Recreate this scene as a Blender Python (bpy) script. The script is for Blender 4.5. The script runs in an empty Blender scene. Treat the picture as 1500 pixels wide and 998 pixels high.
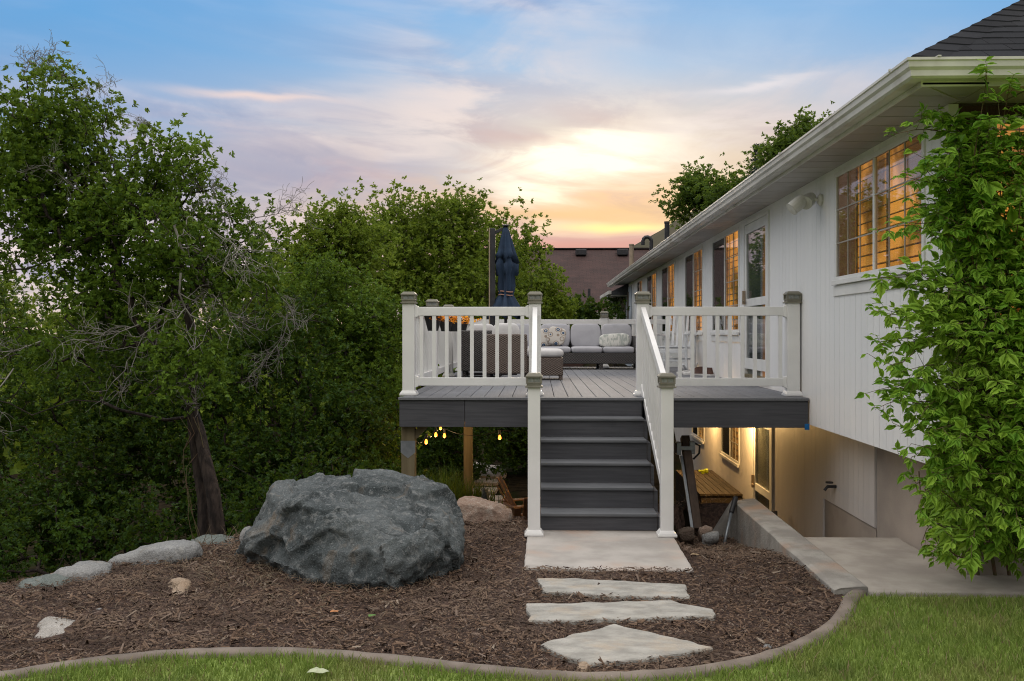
import bpy, bmesh, math, random
import numpy as np
from mathutils import Vector, Matrix, noise as mnoise
R = math.radians
rnd = random.Random(7)
rng = np.random.default_rng(11)
scene = bpy.context.scene
col = scene.collection

# ------------------------------------------------------------------ camera geometry (used to survey the place)
F = 1440.0; TH = math.atan(40 / 1440); ZC = 1.723; HZ = 489.5
def ray(px, py):
    u = (px - 750) / F; v = (HZ - py) / F
    return (-math.sin(TH) + u * math.cos(TH), math.cos(TH) + u * math.sin(TH), v)
def atY(px, py, Y):
    d = ray(px, py); t = Y / d[1]; return Vector((d[0] * t, Y, ZC + d[2] * t))
def atX(px, py, X):
    d = ray(px, py); t = X / d[0]; return Vector((X, d[1] * t, ZC + d[2] * t))
def atZ(px, py, Z=0.0):
    d = ray(px, py); t = (Z - ZC) / d[2]; return Vector((d[0] * t, d[1] * t, Z))
cam_d = bpy.data.cameras.new('camera'); cam = bpy.data.objects.new('camera', cam_d); col.objects.link(cam)
cam.location = (0, 0, ZC); cam.rotation_euler = (R(90), 0, TH)
cam_d.sensor_width = 36; cam_d.lens = 36 * F / 1500; cam_d.shift_y = -9.5 / 1500
cam_d.clip_start = 0.05; cam_d.clip_end = 5000
scene.camera = cam

# ------------------------------------------------------------------ object helpers
def link(o, parent=None):
    col.objects.link(o)
    if parent is not None:
        o.parent = parent
        if parent.type == 'EMPTY' and parent.parent is None:
            o.matrix_parent_inverse = Matrix.Translation(-parent.location)
    return o
def tag(o, label, cat, group=None):
    o['label'] = label; o['category'] = cat
    if group: o['group'] = group
    return o
def empty(name, loc, label, cat, group=None):
    o = bpy.data.objects.new(name, None); o.location = loc; o.empty_display_size = .1
    col.objects.link(o); return tag(o, label, cat, group)
def kids(o): return [c for c in bpy.data.objects if c.parent == o]
def copy_tree(o, parent=None):
    c = o.copy(); col.objects.link(c)
    if parent is not None: c.parent = parent
    for ch in kids_of.get(o.name, []):
        copy_tree(ch, c)
    return c
kids_of = {}
class MB:
    def __init__(s): s.v = []; s.f = []; s.m = []
    def quadbox(s, c, mi=0):
        n = len(s.v); s.v += [tuple(p) for p in c]
        for q in ((0,3,2,1),(4,5,6,7),(0,1,5,4),(1,2,6,5),(2,3,7,6),(3,0,4,7)):
            s.f.append(tuple(n + i for i in q)); s.m.append(mi)
        return s
    def box(s, x0, x1, y0, y1, z0, z1, mi=0):
        return s.quadbox([(x0,y0,z0),(x1,y0,z0),(x1,y1,z0),(x0,y1,z0),(x0,y0,z1),(x1,y0,z1),(x1,y1,z1),(x0,y1,z1)], mi)
    def beam(s, p0, p1, w, h, up=(0,0,1), mi=0, w1=None, h1=None):
        p0 = Vector(p0); p1 = Vector(p1); d = (p1 - p0).normalized(); up = Vector(up)
        r = d.cross(up)
        if r.length < 1e-4: r = d.cross(Vector((1,0,0)))
        r.normalize(); u = r.cross(d).normalized()
        w1 = w if w1 is None else w1; h1 = h if h1 is None else h1
        c = []
        for (p, a, b) in ((p0, w, h), (p1, w1, h1)):
            c += [p - r*a/2 - u*b/2, p + r*a/2 - u*b/2, p + r*a/2 + u*b/2, p - r*a/2 + u*b/2]
        return s.quadbox(c, mi)
    def tube(s, pts, rads, n=8, mi=0, cap=True):
        pts = [Vector(p) for p in pts]
        if not hasattr(rads, '__len__'): rads = [rads] * len(pts)
        base = len(s.v); ref = None
        for i, p in enumerate(pts):
            d = (pts[min(i+1, len(pts)-1)] - pts[max(i-1, 0)])
            d = d.normalized() if d.length > 1e-9 else Vector((0,0,1))
            if ref is None:
                ref = d.cross(Vector((0,0,1)))
                if ref.length < .05: ref = d.cross(Vector((1,0,0)))
            a = (ref - d * ref.dot(d)).normalized(); ref = a; b = d.cross(a)
            for k in range(n):
                t = 2 * math.pi * k / n
                s.v.append(tuple(p + (a * math.cos(t) + b * math.sin(t)) * rads[i]))
        for i in range(len(pts) - 1):
            for k in range(n):
                s.f.append((base+i*n+k, base+i*n+(k+1)%n, base+(i+1)*n+(k+1)%n, base+(i+1)*n+k)); s.m.append(mi)
        if cap:
            s.f.append(tuple(base + k for k in range(n))[::-1]); s.m.append(mi)
            e = base + (len(pts)-1)*n
            s.f.append(tuple(e + k for k in range(n))); s.m.append(mi)
        return s
    def lathe(s, c, prof, n=16, mi=0, sx=1, sy=1):
        base = len(s.v)
        for (r, z) in prof:
            for k in range(n):
                t = 2*math.pi*k/n
                s.v.append((c[0]+r*math.cos(t)*sx, c[1]+r*math.sin(t)*sy, c[2]+z))
        for i in range(len(prof)-1):
            for k in range(n):
                s.f.append((base+i*n+k, base+i*n+(k+1)%n, base+(i+1)*n+(k+1)%n, base+(i+1)*n+k)); s.m.append(mi)
        s.f.append(tuple(base+k for k in range(n))[::-1]); s.m.append(mi)
        e = base+(len(prof)-1)*n; s.f.append(tuple(e+k for k in range(n))); s.m.append(mi)
        return s
    def prism(s, poly, axis, a0, a1, mi=0):
        """poly: list of 2D points; axis 0/1/2 = extrusion axis"""
        n = len(s.v); k = len(poly)
        for a in (a0, a1):
            for (p, q) in poly:
                s.v.append((a,p,q) if axis == 0 else (p,a,q) if axis == 1 else (p,q,a))
        s.f.append(tuple(range(n, n+k))[::-1]); s.m.append(mi)
        s.f.append(tuple(range(n+k, n+2*k))); s.m.append(mi)
        for i in range(k):
            j = (i+1) % k
            s.f.append((n+i, n+j, n+k+j, n+k+i)); s.m.append(mi)
        return s
    def pillow(s, c, a, b, h, e=.28, ez=.6, n=22, M=None, mi=0):
        """soft superellipsoid cushion, half sizes a,b,h"""
        base = len(s.v); nr = n // 2
        sg = lambda x, p: math.copysign(abs(x) ** p, x)
        for i in range(nr + 1):
            ph = -math.pi/2 + math.pi*i/nr
            for k in range(n):
                t = 2*math.pi*k/n
                p = Vector((a*sg(math.cos(ph), ez)*sg(math.cos(t), e), b*sg(math.cos(ph), ez)*sg(math.sin(t), e), h*sg(math.sin(ph), .75)))
                if M is not None: p = M @ p
                s.v.append(tuple(Vector(c) + p))
        for i in range(nr):
            for k in range(n):
                s.f.append((base+i*n+k, base+i*n+(k+1)%n, base+(i+1)*n+(k+1)%n, base+(i+1)*n+k)); s.m.append(mi)
        return s
    def mesh(s, name, mats, smooth=False):
        me = bpy.data.meshes.new(name); me.from_pydata(s.v, [], s.f); 
        for m in (mats if isinstance(mats, (list, tuple)) else [mats]): me.materials.append(m)
        me.polygons.foreach_set('material_index', s.m)
        bm = bmesh.new(); bm.from_mesh(me); bmesh.ops.recalc_face_normals(bm, faces=bm.faces); bm.to_mesh(me); bm.free()
        if smooth: me.polygons.foreach_set('use_smooth', [True]*len(me.polygons))
        me.update(); return me
    def build(s, name, mats, parent=None, bevel=0, smooth=False, label=None, segs=2):
        o = bpy.data.objects.new(name, s.mesh(name, mats, smooth)); link(o, parent)
        if parent is not None: kids_of.setdefault(parent.name, []).append(o)
        if bevel:
            b = o.modifiers.new('bevel', 'BEVEL'); b.width = bevel; b.segments = segs; b.limit_method = 'ANGLE'; b.angle_limit = R(40)
        if label: o['label'] = label
        return o
def inst(name, me, parent, loc=(0,0,0), rot=None, bevel=0):
    """a further object sharing a mesh (balusters, posts): same coordinates as its parent's"""
    o = bpy.data.objects.new(name, me); link(o, parent); o.location = loc
    if rot: o.rotation_euler = rot
    kids_of.setdefault(parent.name, []).append(o)
    if bevel:
        b = o.modifiers.new('bevel', 'BEVEL'); b.width = bevel; b.segments = 2; b.limit_method = 'ANGLE'
    return o
def np_mesh(name, V, Fa, mat, parent=None, smooth=False):
    """V (n,3) and equal-sided faces Fa (m,k)"""
    me = bpy.data.meshes.new(name); V = np.asarray(V, np.float32); Fa = np.asarray(Fa, np.int32); k = Fa.shape[1]
    me.vertices.add(len(V)); me.vertices.foreach_set('co', V.ravel())
    me.loops.add(Fa.size); me.loops.foreach_set('vertex_index', Fa.ravel())
    me.polygons.add(len(Fa)); me.polygons.foreach_set('loop_start', np.arange(0, Fa.size, k, dtype=np.int32))
    me.materials.append(mat)
    if smooth: me.polygons.foreach_set('use_smooth', np.ones(len(Fa), bool))
    me.update(calc_edges=True); me.validate()
    o = bpy.data.objects.new(name, me); link(o, parent)
    if parent is not None: kids_of.setdefault(parent.name, []).append(o)
    return o

# ------------------------------------------------------------------ material helpers
class NT:
    def __init__(s, tree): s.t = tree; s.n = tree.nodes; s.l = tree.links
    def new(s, typ, **kw):
        n = s.n.new(typ)
        for k, v in kw.items(): setattr(n, k, v)
        return n
    def put(s, sock, val):
        if hasattr(val, 'is_output'): s.l.new(val, sock)
        elif isinstance(val, (tuple, list)) and sock.type == 'RGBA' and len(val) == 3: sock.default_value = (*val, 1)
        else: sock.default_value = val
    def math(s, op, a, b=0.0, c=0.0, clamp=False):
        n = s.new('ShaderNodeMath', operation=op, use_clamp=clamp)
        for i, x in enumerate((a, b, c)): s.put(n.inputs[i], x)
        return n.outputs[0]
    def mix(s, f, a, b, blend='MIX'):
        n = s.new('ShaderNodeMix', data_type='RGBA', blend_type=blend); n.clamp_factor = True
        s.put(n.inputs[0], f); s.put(n.inputs[6], a); s.put(n.inputs[7], b); return n.outputs[2]
    def ramp(s, f, lo, hi, smooth=True):
        n = s.new('ShaderNodeMapRange', interpolation_type='SMOOTHSTEP' if smooth else 'LINEAR')
        s.put(n.inputs[0], f); s.put(n.inputs[1], lo); s.put(n.inputs[2], hi); return n.outputs[0]
    def noise(s, vec, scale, detail=5, rough=.55, dist=0):
        n = s.new('ShaderNodeTexNoise'); 
        if vec is not None: s.put(n.inputs['Vector'], vec)
        n.inputs['Scale'].default_value = scale; n.inputs['Detail'].default_value = detail
        n.inputs['Roughness'].default_value = rough; n.inputs['Distortion'].default_value = dist
        return n.outputs[0]
    def coords(s, stretch=(1,1,1), kind='Object', rot=(0,0,0)):
        tc = s.new('ShaderNodeTexCoord'); m = s.new('ShaderNodeMapping'); m.inputs['Scale'].default_value = stretch
        m.inputs['Rotation'].default_value = rot
        s.l.new(tc.outputs[kind], m.inputs[0]); return m.outputs[0]
    def bump(s, h, strength, dist=.02, nrm=None):
        b = s.new('ShaderNodeBump'); b.inputs['Strength'].default_value = strength; b.inputs['Distance'].default_value = dist
        s.l.new(h, b.inputs['Height'])
        if nrm is not None: s.l.new(nrm, b.inputs['Normal'])
        return b.outputs[0]
def newmat(name):
    m = bpy.data.materials.new(name); m.use_nodes = True; nt = NT(m.node_tree)
    p = next(n for n in nt.n if n.type == 'BSDF_PRINCIPLED'); out = next(n for n in nt.n if n.type == 'OUTPUT_MATERIAL')
    return m, nt, p, out
def pmat(name, c1, c2=None, scale=6, rough=.6, bump=0, bscale=40, stretch=(1,1,1), metallic=0, spec=.4, lo=.35, hi=.65, c3=None, s3=1.2, bdist=.01, detail=6, rvar=.12):
    m, nt, p, out = newmat(name); v = nt.coords(stretch)
    n = nt.noise(v, scale, detail)
    c = nt.mix(nt.ramp(n, lo, hi), c1, c2 if c2 else tuple(x*.8 for x in c1))
    if c3: c = nt.mix(nt.ramp(nt.noise(nt.coords(), s3, 4), .5, .72), c, c3)
    nt.put(p.inputs['Base Color'], c)
    nt.put(p.inputs['Roughness'], nt.math('MULTIPLY_ADD', n, rvar*2, rough - rvar))
    p.inputs['Metallic'].default_value = metallic; p.inputs['Specular IOR Level'].default_value = spec
    if bump:
        nt.put(p.inputs['Normal'], nt.bump(nt.noise(v, bscale, 6, .6), bump, bdist))
    return m
def leafmat(name, c1, c2, trans=.4, rough=.5, c3=None, tcol=None):
    m, nt, p, out = newmat(name)
    g = nt.new('ShaderNodeNewGeometry'); r = g.outputs['Random Per Island']
    c = nt.mix(r, c1, c2)
    big = nt.noise(nt.coords(), .9, 3)
    c = nt.mix(nt.math('MULTIPLY', nt.ramp(big, .45, .7), .55), c, c3 or tuple(x*1.35 for x in c2))
    nt.put(p.inputs['Base Color'], c); p.inputs['Roughness'].default_value = rough; p.inputs['Specular IOR Level'].default_value = .15
    t = nt.new('ShaderNodeBsdfTranslucent'); nt.put(t.inputs[0], nt.mix(.55, c, tcol or (.22, .30, .03)))
    mx = nt.new('ShaderNodeMixShader'); mx.inputs[0].default_value = trans
    nt.l.new(p.outputs[0], mx.inputs[1]); nt.l.new(t.outputs[0], mx.inputs[2]); nt.l.new(mx.outputs[0], out.inputs[0])
    return m
def emat(name, c, strength):
    m, nt, p, out = newmat(name)
    p.inputs['Base Color'].default_value = (*c, 1); p.inputs['Emission Color'].default_value = (*c, 1); p.inputs['Emission Strength'].default_value = strength
    return m

def plankmat(name, c1, c2, axis_stretch, rough=.55, bump=.25, groove=60):
    """wood-grain composite board"""
    m, nt, p, out = newmat(name); v = nt.coords(axis_stretch)
    n = nt.noise(v, groove, 5, .6); big = nt.noise(nt.coords(), 1.5, 4)
    g = nt.new('ShaderNodeNewGeometry')
    c = nt.mix(nt.ramp(n, .3, .7), c1, c2)
    c = nt.mix(nt.math('MULTIPLY', g.outputs['Random Per Island'], .35), c, tuple(x*1.35 for x in c2))
    c = nt.mix(nt.math('MULTIPLY', nt.ramp(big, .5, .75), .35), c, tuple(x*1.5 for x in c2))
    nt.put(p.inputs['Base Color'], c); p.inputs['Roughness'].default_value = rough; p.inputs['Specular IOR Level'].default_value = .18
    nt.put(p.inputs['Normal'], nt.bump(n, bump, .004)); return m

M = {}
M['white'] = pmat('white_vinyl', (.78,.775,.765), (.71,.705,.695), 2.5, .38, .03, 60, spec=.45)
M['siding'] = pmat('white_siding', (.80,.80,.80), (.74,.745,.755), 1.6, .55, .12, 70, (1,1,.12), c3=(.73,.735,.745), s3=.5)
M['trim'] = pmat('white_trim', (.74,.74,.73), (.66,.66,.65), 3, .5, .05, 50)
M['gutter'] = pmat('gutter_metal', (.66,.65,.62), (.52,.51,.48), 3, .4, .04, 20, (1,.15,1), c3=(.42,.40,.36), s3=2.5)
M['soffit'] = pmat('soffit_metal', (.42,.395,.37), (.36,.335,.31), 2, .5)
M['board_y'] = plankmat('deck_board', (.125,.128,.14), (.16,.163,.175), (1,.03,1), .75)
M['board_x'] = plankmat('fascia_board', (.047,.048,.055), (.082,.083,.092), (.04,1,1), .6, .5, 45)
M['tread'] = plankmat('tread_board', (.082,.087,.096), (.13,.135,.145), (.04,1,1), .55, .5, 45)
M['olive'] = pmat('olive_cap', (.165,.155,.12), (.21,.20,.16), 8, .5, .05)
M['capglass'] = pmat('cap_glass', (.30,.31,.30), (.22,.23,.22), 40, .15)
M['ptwood'] = pmat('treated_wood', (.13,.105,.055), (.19,.155,.09), 14, .7, .3, 30, (1,1,.08))
M['darkwood'] = pmat('dark_wood', (.05,.032,.022), (.09,.06,.042), 14, .7, .3, 30, (1,1,.1))
M['brownboard'] = plankmat('brown_deck_board', (.036,.027,.019), (.056,.042,.03), (1,.05,1), .8)
M['concrete'] = pmat('concrete', (.40,.365,.32), (.31,.28,.245), 3.5, .8, .25, 60, c3=(.28,.25,.22), s3=1.0)
M['pad'] = pmat('concrete_pad', (.45,.42,.39), (.335,.31,.285), 2.4, .8, .25, 70, c3=(.44,.34,.28), s3=1.6)
M['edging'] = pmat('edging_concrete', (.20,.165,.138), (.135,.11,.09), 5, .85, .35, 50)
M['foundation'] = pmat('foundation', (.42,.36,.31), (.35,.30,.26), 2.0, .85, .15, 60)
M['black'] = pmat('black_plastic', (.018,.018,.02), (.026,.026,.028), 8, .45)
M['steel'] = pmat('grey_steel', (.30,.32,.34), (.22,.24,.26), 10, .4, metallic=.6)
M['darkmetal'] = pmat('dark_metal', (.03,.03,.034), (.045,.045,.05), 9, .45, metallic=.3)
M['bronze'] = pmat('bronze_pole', (.42,.33,.24), (.34,.27,.2), 9, .4, metallic=.4)
M['navy'] = pmat('navy_canvas', (.014,.030,.062), (.020,.042,.082), 9, .85, .2, 120)
M['strap'] = pmat('strap', (.45,.25,.18), None, 20, .7)
M['cushion'] = pmat('grey_cushion', (.40,.40,.43), (.36,.36,.39), 6, .9, .2, 300)
M['cushion_light'] = pmat('light_cushion', (.58,.57,.57), (.52,.51,.51), 6, .9, .2, 300)
M['bark'] = pmat('bark', (.050,.036,.029), (.014,.010,.009), 26, .9, .9, 26, (1,1,.3), bdist=.03)
M['greybark'] = pmat('grey_twig', (.27,.25,.23), (.17,.155,.145), 9, .9, .5, 26)
M['stem'] = pmat('vine_stem', (.14,.08,.05), (.10,.10,.04), 9, .8, .4, 40)
def wickermat(name, c1, c2):
    m, nt, p, out = newmat(name); v = nt.coords()
    sep = nt.new('ShaderNodeSeparateXYZ'); nt.l.new(v, sep.inputs[0])
    hor = nt.math('ADD', sep.outputs[0], sep.outputs[1])
    a = nt.math('SINE', nt.math('MULTIPLY', hor, 130.0)); b = nt.math('SINE', nt.math('MULTIPLY', sep.outputs[2], 210.0))
    w = nt.math('MULTIPLY_ADD', nt.math('MULTIPLY', a, b), .5, .5)
    n = nt.noise(v, 30, 4)
    nt.put(p.inputs['Base Color'], nt.mix(n, c1, c2))
    p.inputs['Roughness'].default_value = .55
    nt.put(p.inputs['Normal'], nt.bump(w, .9, .012)); return m
M['wicker'] = wickermat('brown_wicker', (.075,.055,.045), (.14,.105,.085))
M['wicker_dark'] = wickermat('dark_wicker', (.035,.032,.032), (.075,.068,.066))
def shinglemat(name, c1, c2, c3, bw, bh, rot=(0,0,0), bump=.6):
    m, nt, p, out = newmat(name); tc = nt.new('ShaderNodeTexCoord')
    b = nt.new('ShaderNodeTexBrick'); b.inputs['Scale'].default_value = 1; b.inputs['Brick Width'].default_value = bw; b.inputs['Row Height'].default_value = bh
    b.inputs['Mortar Size'].default_value = bh*.06; b.inputs['Mortar Smooth'].default_value = .3
    nt.put(b.inputs['Color1'], c1); nt.put(b.inputs['Color2'], c2); nt.put(b.inputs['Mortar'], c3)
    nt.l.new(tc.outputs['UV'], b.inputs['Vector'])
    n = nt.noise(nt.coords(), 60, 4); n2 = nt.noise(nt.coords(), 1.3, 4)
    c = nt.mix(.45, b.outputs[0], nt.mix(n, (0.02,)*3, (.16,)*3), 'OVERLAY')
    c = nt.mix(nt.math('MULTIPLY', nt.ramp(n2, .4, .7), .3), c, tuple(x*1.5 for x in c2))
    nt.put(p.inputs['Base Color'], c); p.inputs['Roughness'].default_value = .9
    nt.put(p.inputs['Normal'], nt.bump(nt.math('ADD', nt.math('MULTIPLY', b.outputs[1], -1.0), n), bump, .012)); return m
M['brick'] = shinglemat('red_brick', (.085,.035,.026), (.06,.026,.02), (.10,.085,.075), .21, .072, bump=.8)
M['shingle_black'] = pmat('black_shingle', (.030,.032,.037), (.055,.058,.064), 5, .9, .8, 90, c3=(.075,.078,.085), s3=9)
M['shingle_brown'] = shinglemat('brown_shingle', (.082,.038,.033), (.056,.027,.024), (.022,.012,.012), .32, .14)
def glassmat(name, tint=(.85,.88,.9)):
    m, nt, p, out = newmat(name); nt.n.remove(p)
    fr = nt.new('ShaderNodeFresnel'); fr.inputs[0].default_value = 1.5
    t = nt.new('ShaderNodeBsdfTransparent'); nt.put(t.inputs[0], tint); g = nt.new('ShaderNodeBsdfGlossy'); g.inputs['Roughness'].default_value = .015
    mx = nt.new('ShaderNodeMixShader'); nt.l.new(nt.math('MINIMUM', nt.math('MULTIPLY_ADD', fr.outputs[0], .5, .02), 1.0), mx.inputs[0])
    nt.l.new(t.outputs[0], mx.inputs[1]); nt.l.new(g.outputs[0], mx.inputs[2]); nt.l.new(mx.outputs[0], out.inputs[0]); return m
M['glass'] = glassmat('window_glass')
M['screen'] = pmat('insect_screen', (.06,.042,.03), (.085,.06,.045), 4, .8)
M['curtain'] = emat('backlit_curtain', (.30,.135,.06), .42)
M['roomdark'] = pmat('dim_room', (.10,.075,.06), (.05,.04,.035), 1.5, .9)
M['slat'] = pmat('shutter_slat', (.50,.30,.16), (.42,.24,.12), 7, .5)
def roommat(name, c, s):
    m, nt, p, out = newmat(name); n = nt.noise(nt.coords((1,1,.6)), 2.1, 3, .5, .6)
    cc = nt.mix(nt.ramp(n, .36, .64), tuple(x*.10 for x in c), c)
    p.inputs['Base Color'].default_value = (.3,.2,.1,1)
    nt.put(p.inputs['Emission Color'], cc); p.inputs['Emission Strength'].default_value = s; return m
M['litroom'] = roommat('lit_room', (1.0,.38,.055), 1.6)
M['litroom2'] = roommat('lit_room_bright', (1.0,.40,.065), 1.35)
M['bulb'] = emat('glowing_bulb', (1.0,.30,.035), 4)
M['yellow'] = pmat('yellow_plastic', (.65,.75,.02), None, 9, .4)
M['tape'] = pmat('blue_tape', (.01,.17,.48), None, 9, .7)
M['shoe_white'] = pmat('white_shoe', (.7,.69,.67), (.6,.59,.58), 20, .6)
M['shoe_brown'] = pmat('brown_shoe', (.06,.025,.018), (.1,.045,.03), 20, .6)
M['tanplastic'] = pmat('tan_plastic', (.36,.20,.12), (.30,.165,.10), 7, .55)
M['petal'] = leafmat('orange_petal', (.85,.30,.015), (.85,.50,.03), .3, c3=(.6,.08,.01), tcol=(.9,.3,.02))
M['beige'] = pmat('beige_stucco', (.60,.52,.42), (.54,.46,.37), 3, .8, .1)
M['bluegrey'] = pmat('bluegrey_panel', (.40,.44,.49), (.36,.40,.45), 3, .7)
M['muntin'] = pmat('beige_grid', (.42,.39,.34), None, 3, .5)
M['lowsiding'] = pmat('beige_siding', (.68,.645,.62), (.60,.57,.55), 1.6, .6, .12, 70, (1,1,.25))
M['cream'] = pmat('cream_door', (.62,.56,.42), (.56,.50,.37), 2, .5)
# ------------------------------------------------------------------ sky and light
SUN_AZ, SUN_EL = R(3.0), R(9.6)
SKY_FILL = 1.5
w = bpy.data.worlds.new('World'); scene.world = w; w.use_nodes = True
nt = NT(w.node_tree)
for n in list(nt.n): nt.n.remove(n)
out = nt.new('ShaderNodeOutputWorld'); bg = nt.new('ShaderNodeBackground'); bg2 = nt.new('ShaderNodeBackground')
sky = nt.new('ShaderNodeTexSky', sky_type='NISHITA'); sky.sun_disc = False
sky.sun_elevation = SUN_EL; sky.sun_rotation = SUN_AZ; sky.altitude = 1400; sky.air_density = 1.2; sky.dust_density = 1.5
nt.l.new(sky.outputs[0], bg.inputs[0]); bg.inputs[1].default_value = 0.05
tc = nt.new('ShaderNodeTexCoord'); sep = nt.new('ShaderNodeSeparateXYZ'); nt.l.new(tc.outputs['Generated'], sep.inputs[0])
X, Y, Z = sep.outputs[0], sep.outputs[1], sep.outputs[2]
el = nt.math('ARCSINE', Z); az = nt.math('ARCTAN2', X, Y)
inv = nt.math('DIVIDE', 1.0, nt.math('ADD', nt.math('MAXIMUM', Z, 0.0), .12))
cmb = nt.new('ShaderNodeCombineXYZ'); nt.l.new(nt.math('MULTIPLY', X, inv), cmb.inputs[0]); nt.l.new(nt.math('MULTIPLY', Y, inv), cmb.inputs[1])
q = cmb.outputs[0]
ca = nt.new('ShaderNodeCombineXYZ'); nt.l.new(nt.math('MULTIPLY', az, 3.2), ca.inputs[0]); nt.l.new(nt.math('MULTIPLY_ADD', el, 17.0, nt.math('MULTIPLY', az, 1.8)), ca.inputs[1])
wv = ca.outputs[0]
n1 = nt.noise(q, .62, 7, .52, .5)
n2 = nt.noise(wv, 1.15, 5, .48, .6)
n3 = nt.noise(wv, 2.4, 5, .5, .5)
n4 = nt.noise(q, 1.9, 9, .6, .9)
def cramp(fac, stops):
    r = nt.new('ShaderNodeValToRGB'); e = r.color_ramp.elements
    while len(e) < len(stops): e.new(.5)
    for i, (p, c) in enumerate(stops): e[i].position = p; e[i].color = (*c, 1)
    nt.l.new(fac, r.inputs[0]); return r.outputs[0]
def gauss(a0, e0, wa, we, slope=0.0, wob=0.0):
    da = nt.math('SUBTRACT', az, R(a0)); de = nt.math('SUBTRACT', el, R(e0))
    de = nt.math('SUBTRACT', de, nt.math('MULTIPLY', da, slope))
    if wob: de = nt.math('SUBTRACT', de, nt.math('MULTIPLY', nt.math('SUBTRACT', n3, .5), R(wob)))
    s = nt.math('ADD', nt.math('POWER', nt.math('ABSOLUTE', nt.math('DIVIDE', da, R(wa))), 2.0), nt.math('POWER', nt.math('ABSOLUTE', nt.math('DIVIDE', de, R(we))), 2.0))
    return nt.math('EXPONENT', nt.math('MULTIPLY', s, -1.0))
gauss_top = nt.math('MULTIPLY', gauss(-3, 17, 7, 4.5, .2, 4), .6)
ef = nt.math('DIVIDE', el, .5)
warm = cramp(ef, [(0, (.60,.30,.24)), (.16, (.66,.35,.30)), (.21, (.72,.41,.32)), (.245, (.92,.55,.25)), (.33, (.93,.70,.46)), (.43, (.78,.70,.64)), (.53, (.46,.62,.82)), (.66, (.25,.52,.86)), (1, (.20,.42,.72))])
cool = cramp(ef, [(0, (.80,.66,.55)), (.12, (.66,.60,.62)), (.26, (.50,.55,.70)), (.40, (.26,.45,.74)), (.54, (.14,.40,.76)), (.68, (.115,.40,.80)), (1, (.16,.38,.68))])
base = nt.mix(gauss(5, 6, 20, 40), cool, warm)
# high streaky cloud: cream where lit, lavender where thin and shaded
m1 = nt.ramp(nt.math('MULTIPLY_ADD', n2, .65, nt.math('MULTIPLY', n1, .45)), .44, .64)
lowf = nt.math('MAXIMUM', nt.math('SUBTRACT', 1.0, nt.ramp(el, R(10), R(15))), gauss_top)
m1 = nt.math('MULTIPLY', m1, nt.math('MULTIPLY_ADD', lowf, .90, .10))
nearsun = gauss(4, 9, 17, 8)
ccol = nt.mix(nt.ramp(nt.math('MULTIPLY_ADD', n4, .6, nt.math('MULTIPLY', n3, .4)), .40, .60), (.36,.36,.53), (.98,.82,.81))
ccol = nt.mix(nt.math('MULTIPLY', nearsun, .85), ccol, nt.mix(nt.ramp(n4, .40, .60), (.72,.50,.48), (1.08,.90,.70)))
c = nt.mix(nt.math('MULTIPLY', m1, .85), base, ccol)
# violet-grey bank to the left of the sun and warm bands under it
c = nt.mix(nt.math('MULTIPLY', nt.math('MULTIPLY', gauss(-11, 9.3, 12, 2.1, .02, 6), nt.ramp(n4, .30, .58)), .95), c, (.32,.34,.50))
c = nt.mix(nt.math('MULTIPLY', nt.math('MULTIPLY', gauss(-4, 13.2, 7, 2.6, .35, 6), nt.ramp(n4, .38, .60)), .85), c, (.88,.76,.74))
c = nt.mix(nt.math('MULTIPLY', nt.math('MULTIPLY', gauss(10, 12.0, 8, 1.5, .22, 5), nt.ramp(n4, .36, .60)), .85), c, (.80,.70,.70))
c = nt.mix(nt.math('MULTIPLY', gauss(-16, 13.2, 4.4, .32, -.015, 1.6), .95), c, (.92,.74,.70))
c = nt.mix(nt.math('MULTIPLY', gauss(12.5, 13.8, 3.0, .25, .08, 1.6), .8), c, (.88,.82,.84))
glow = nt.math('ADD', nt.math('MULTIPLY', gauss(2.4, 10.0, 4.4, 1.25, .10, 7), 1.1), nt.math('MULTIPLY', gauss(3, 9.5, 9, 3.0, 0, 6), .30))
glow = nt.math('MULTIPLY', glow, nt.math('MULTIPLY_ADD', nt.ramp(n4, .36, .62), .75, .40), clamp=True)
c = nt.mix(glow, c, (1.38,1.24,.98))
c = nt.mix(nt.math('MULTIPLY', nt.math('MULTIPLY', nt.ramp(n2, .50, .62), gauss(4, 8.6, 13, 3.0)), .38), c, (.80,.52,.36))
c = nt.mix(nt.math('MULTIPLY', nt.math('MULTIPLY', gauss(3.5, 7.5, 10, 1.1, .03, 3), nt.ramp(n4, .34, .56)), .6), c, (1.05,.60,.28))
c = nt.mix(nt.math('MULTIPLY', gauss(4.6, 6.15, 3.4, .30, .012, .8), .95), c, (1.5,1.15,.42))
c = nt.mix(nt.math('MULTIPLY', gauss(3.5, 6.9, 6.5, .55, 0, 1.5), .6), c, (.95,.60,.25))
c = nt.mix(nt.math('MULTIPLY', gauss(2, 4.9, 9, .85, 0, .6), .85), c, (.72,.30,.27))
# added fill: unseen bright sky overhead and behind, to light this side of the house
fill_mask = nt.math('MAXIMUM', nt.ramp(el, R(22), R(42)), nt.ramp(nt.math('ABSOLUTE', az), R(48), R(85)))
vcol = nt.mix(n1, (.97,.955,.95), (1.06,1.0,.94))
vm = nt.new('ShaderNodeVectorMath', operation='SCALE'); nt.l.new(vcol, vm.inputs[0]); vm.inputs['Scale'].default_value = SKY_FILL
vm2 = nt.new('ShaderNodeVectorMath', operation='SCALE'); nt.l.new(vm.outputs[0], vm2.inputs[0]); nt.l.new(nt.math('MULTIPLY_ADD', nt.ramp(el, R(7), R(40)), 1.10, .18), vm2.inputs['Scale'])
c = nt.mix(fill_mask, c, vm2.outputs[0])
c = nt.mix(nt.ramp(el, R(-1.5), R(-4)), c, (.05,.045,.04))
nt.l.new(c, bg2.inputs[0]); bg2.inputs[1].default_value = 1.0
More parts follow.
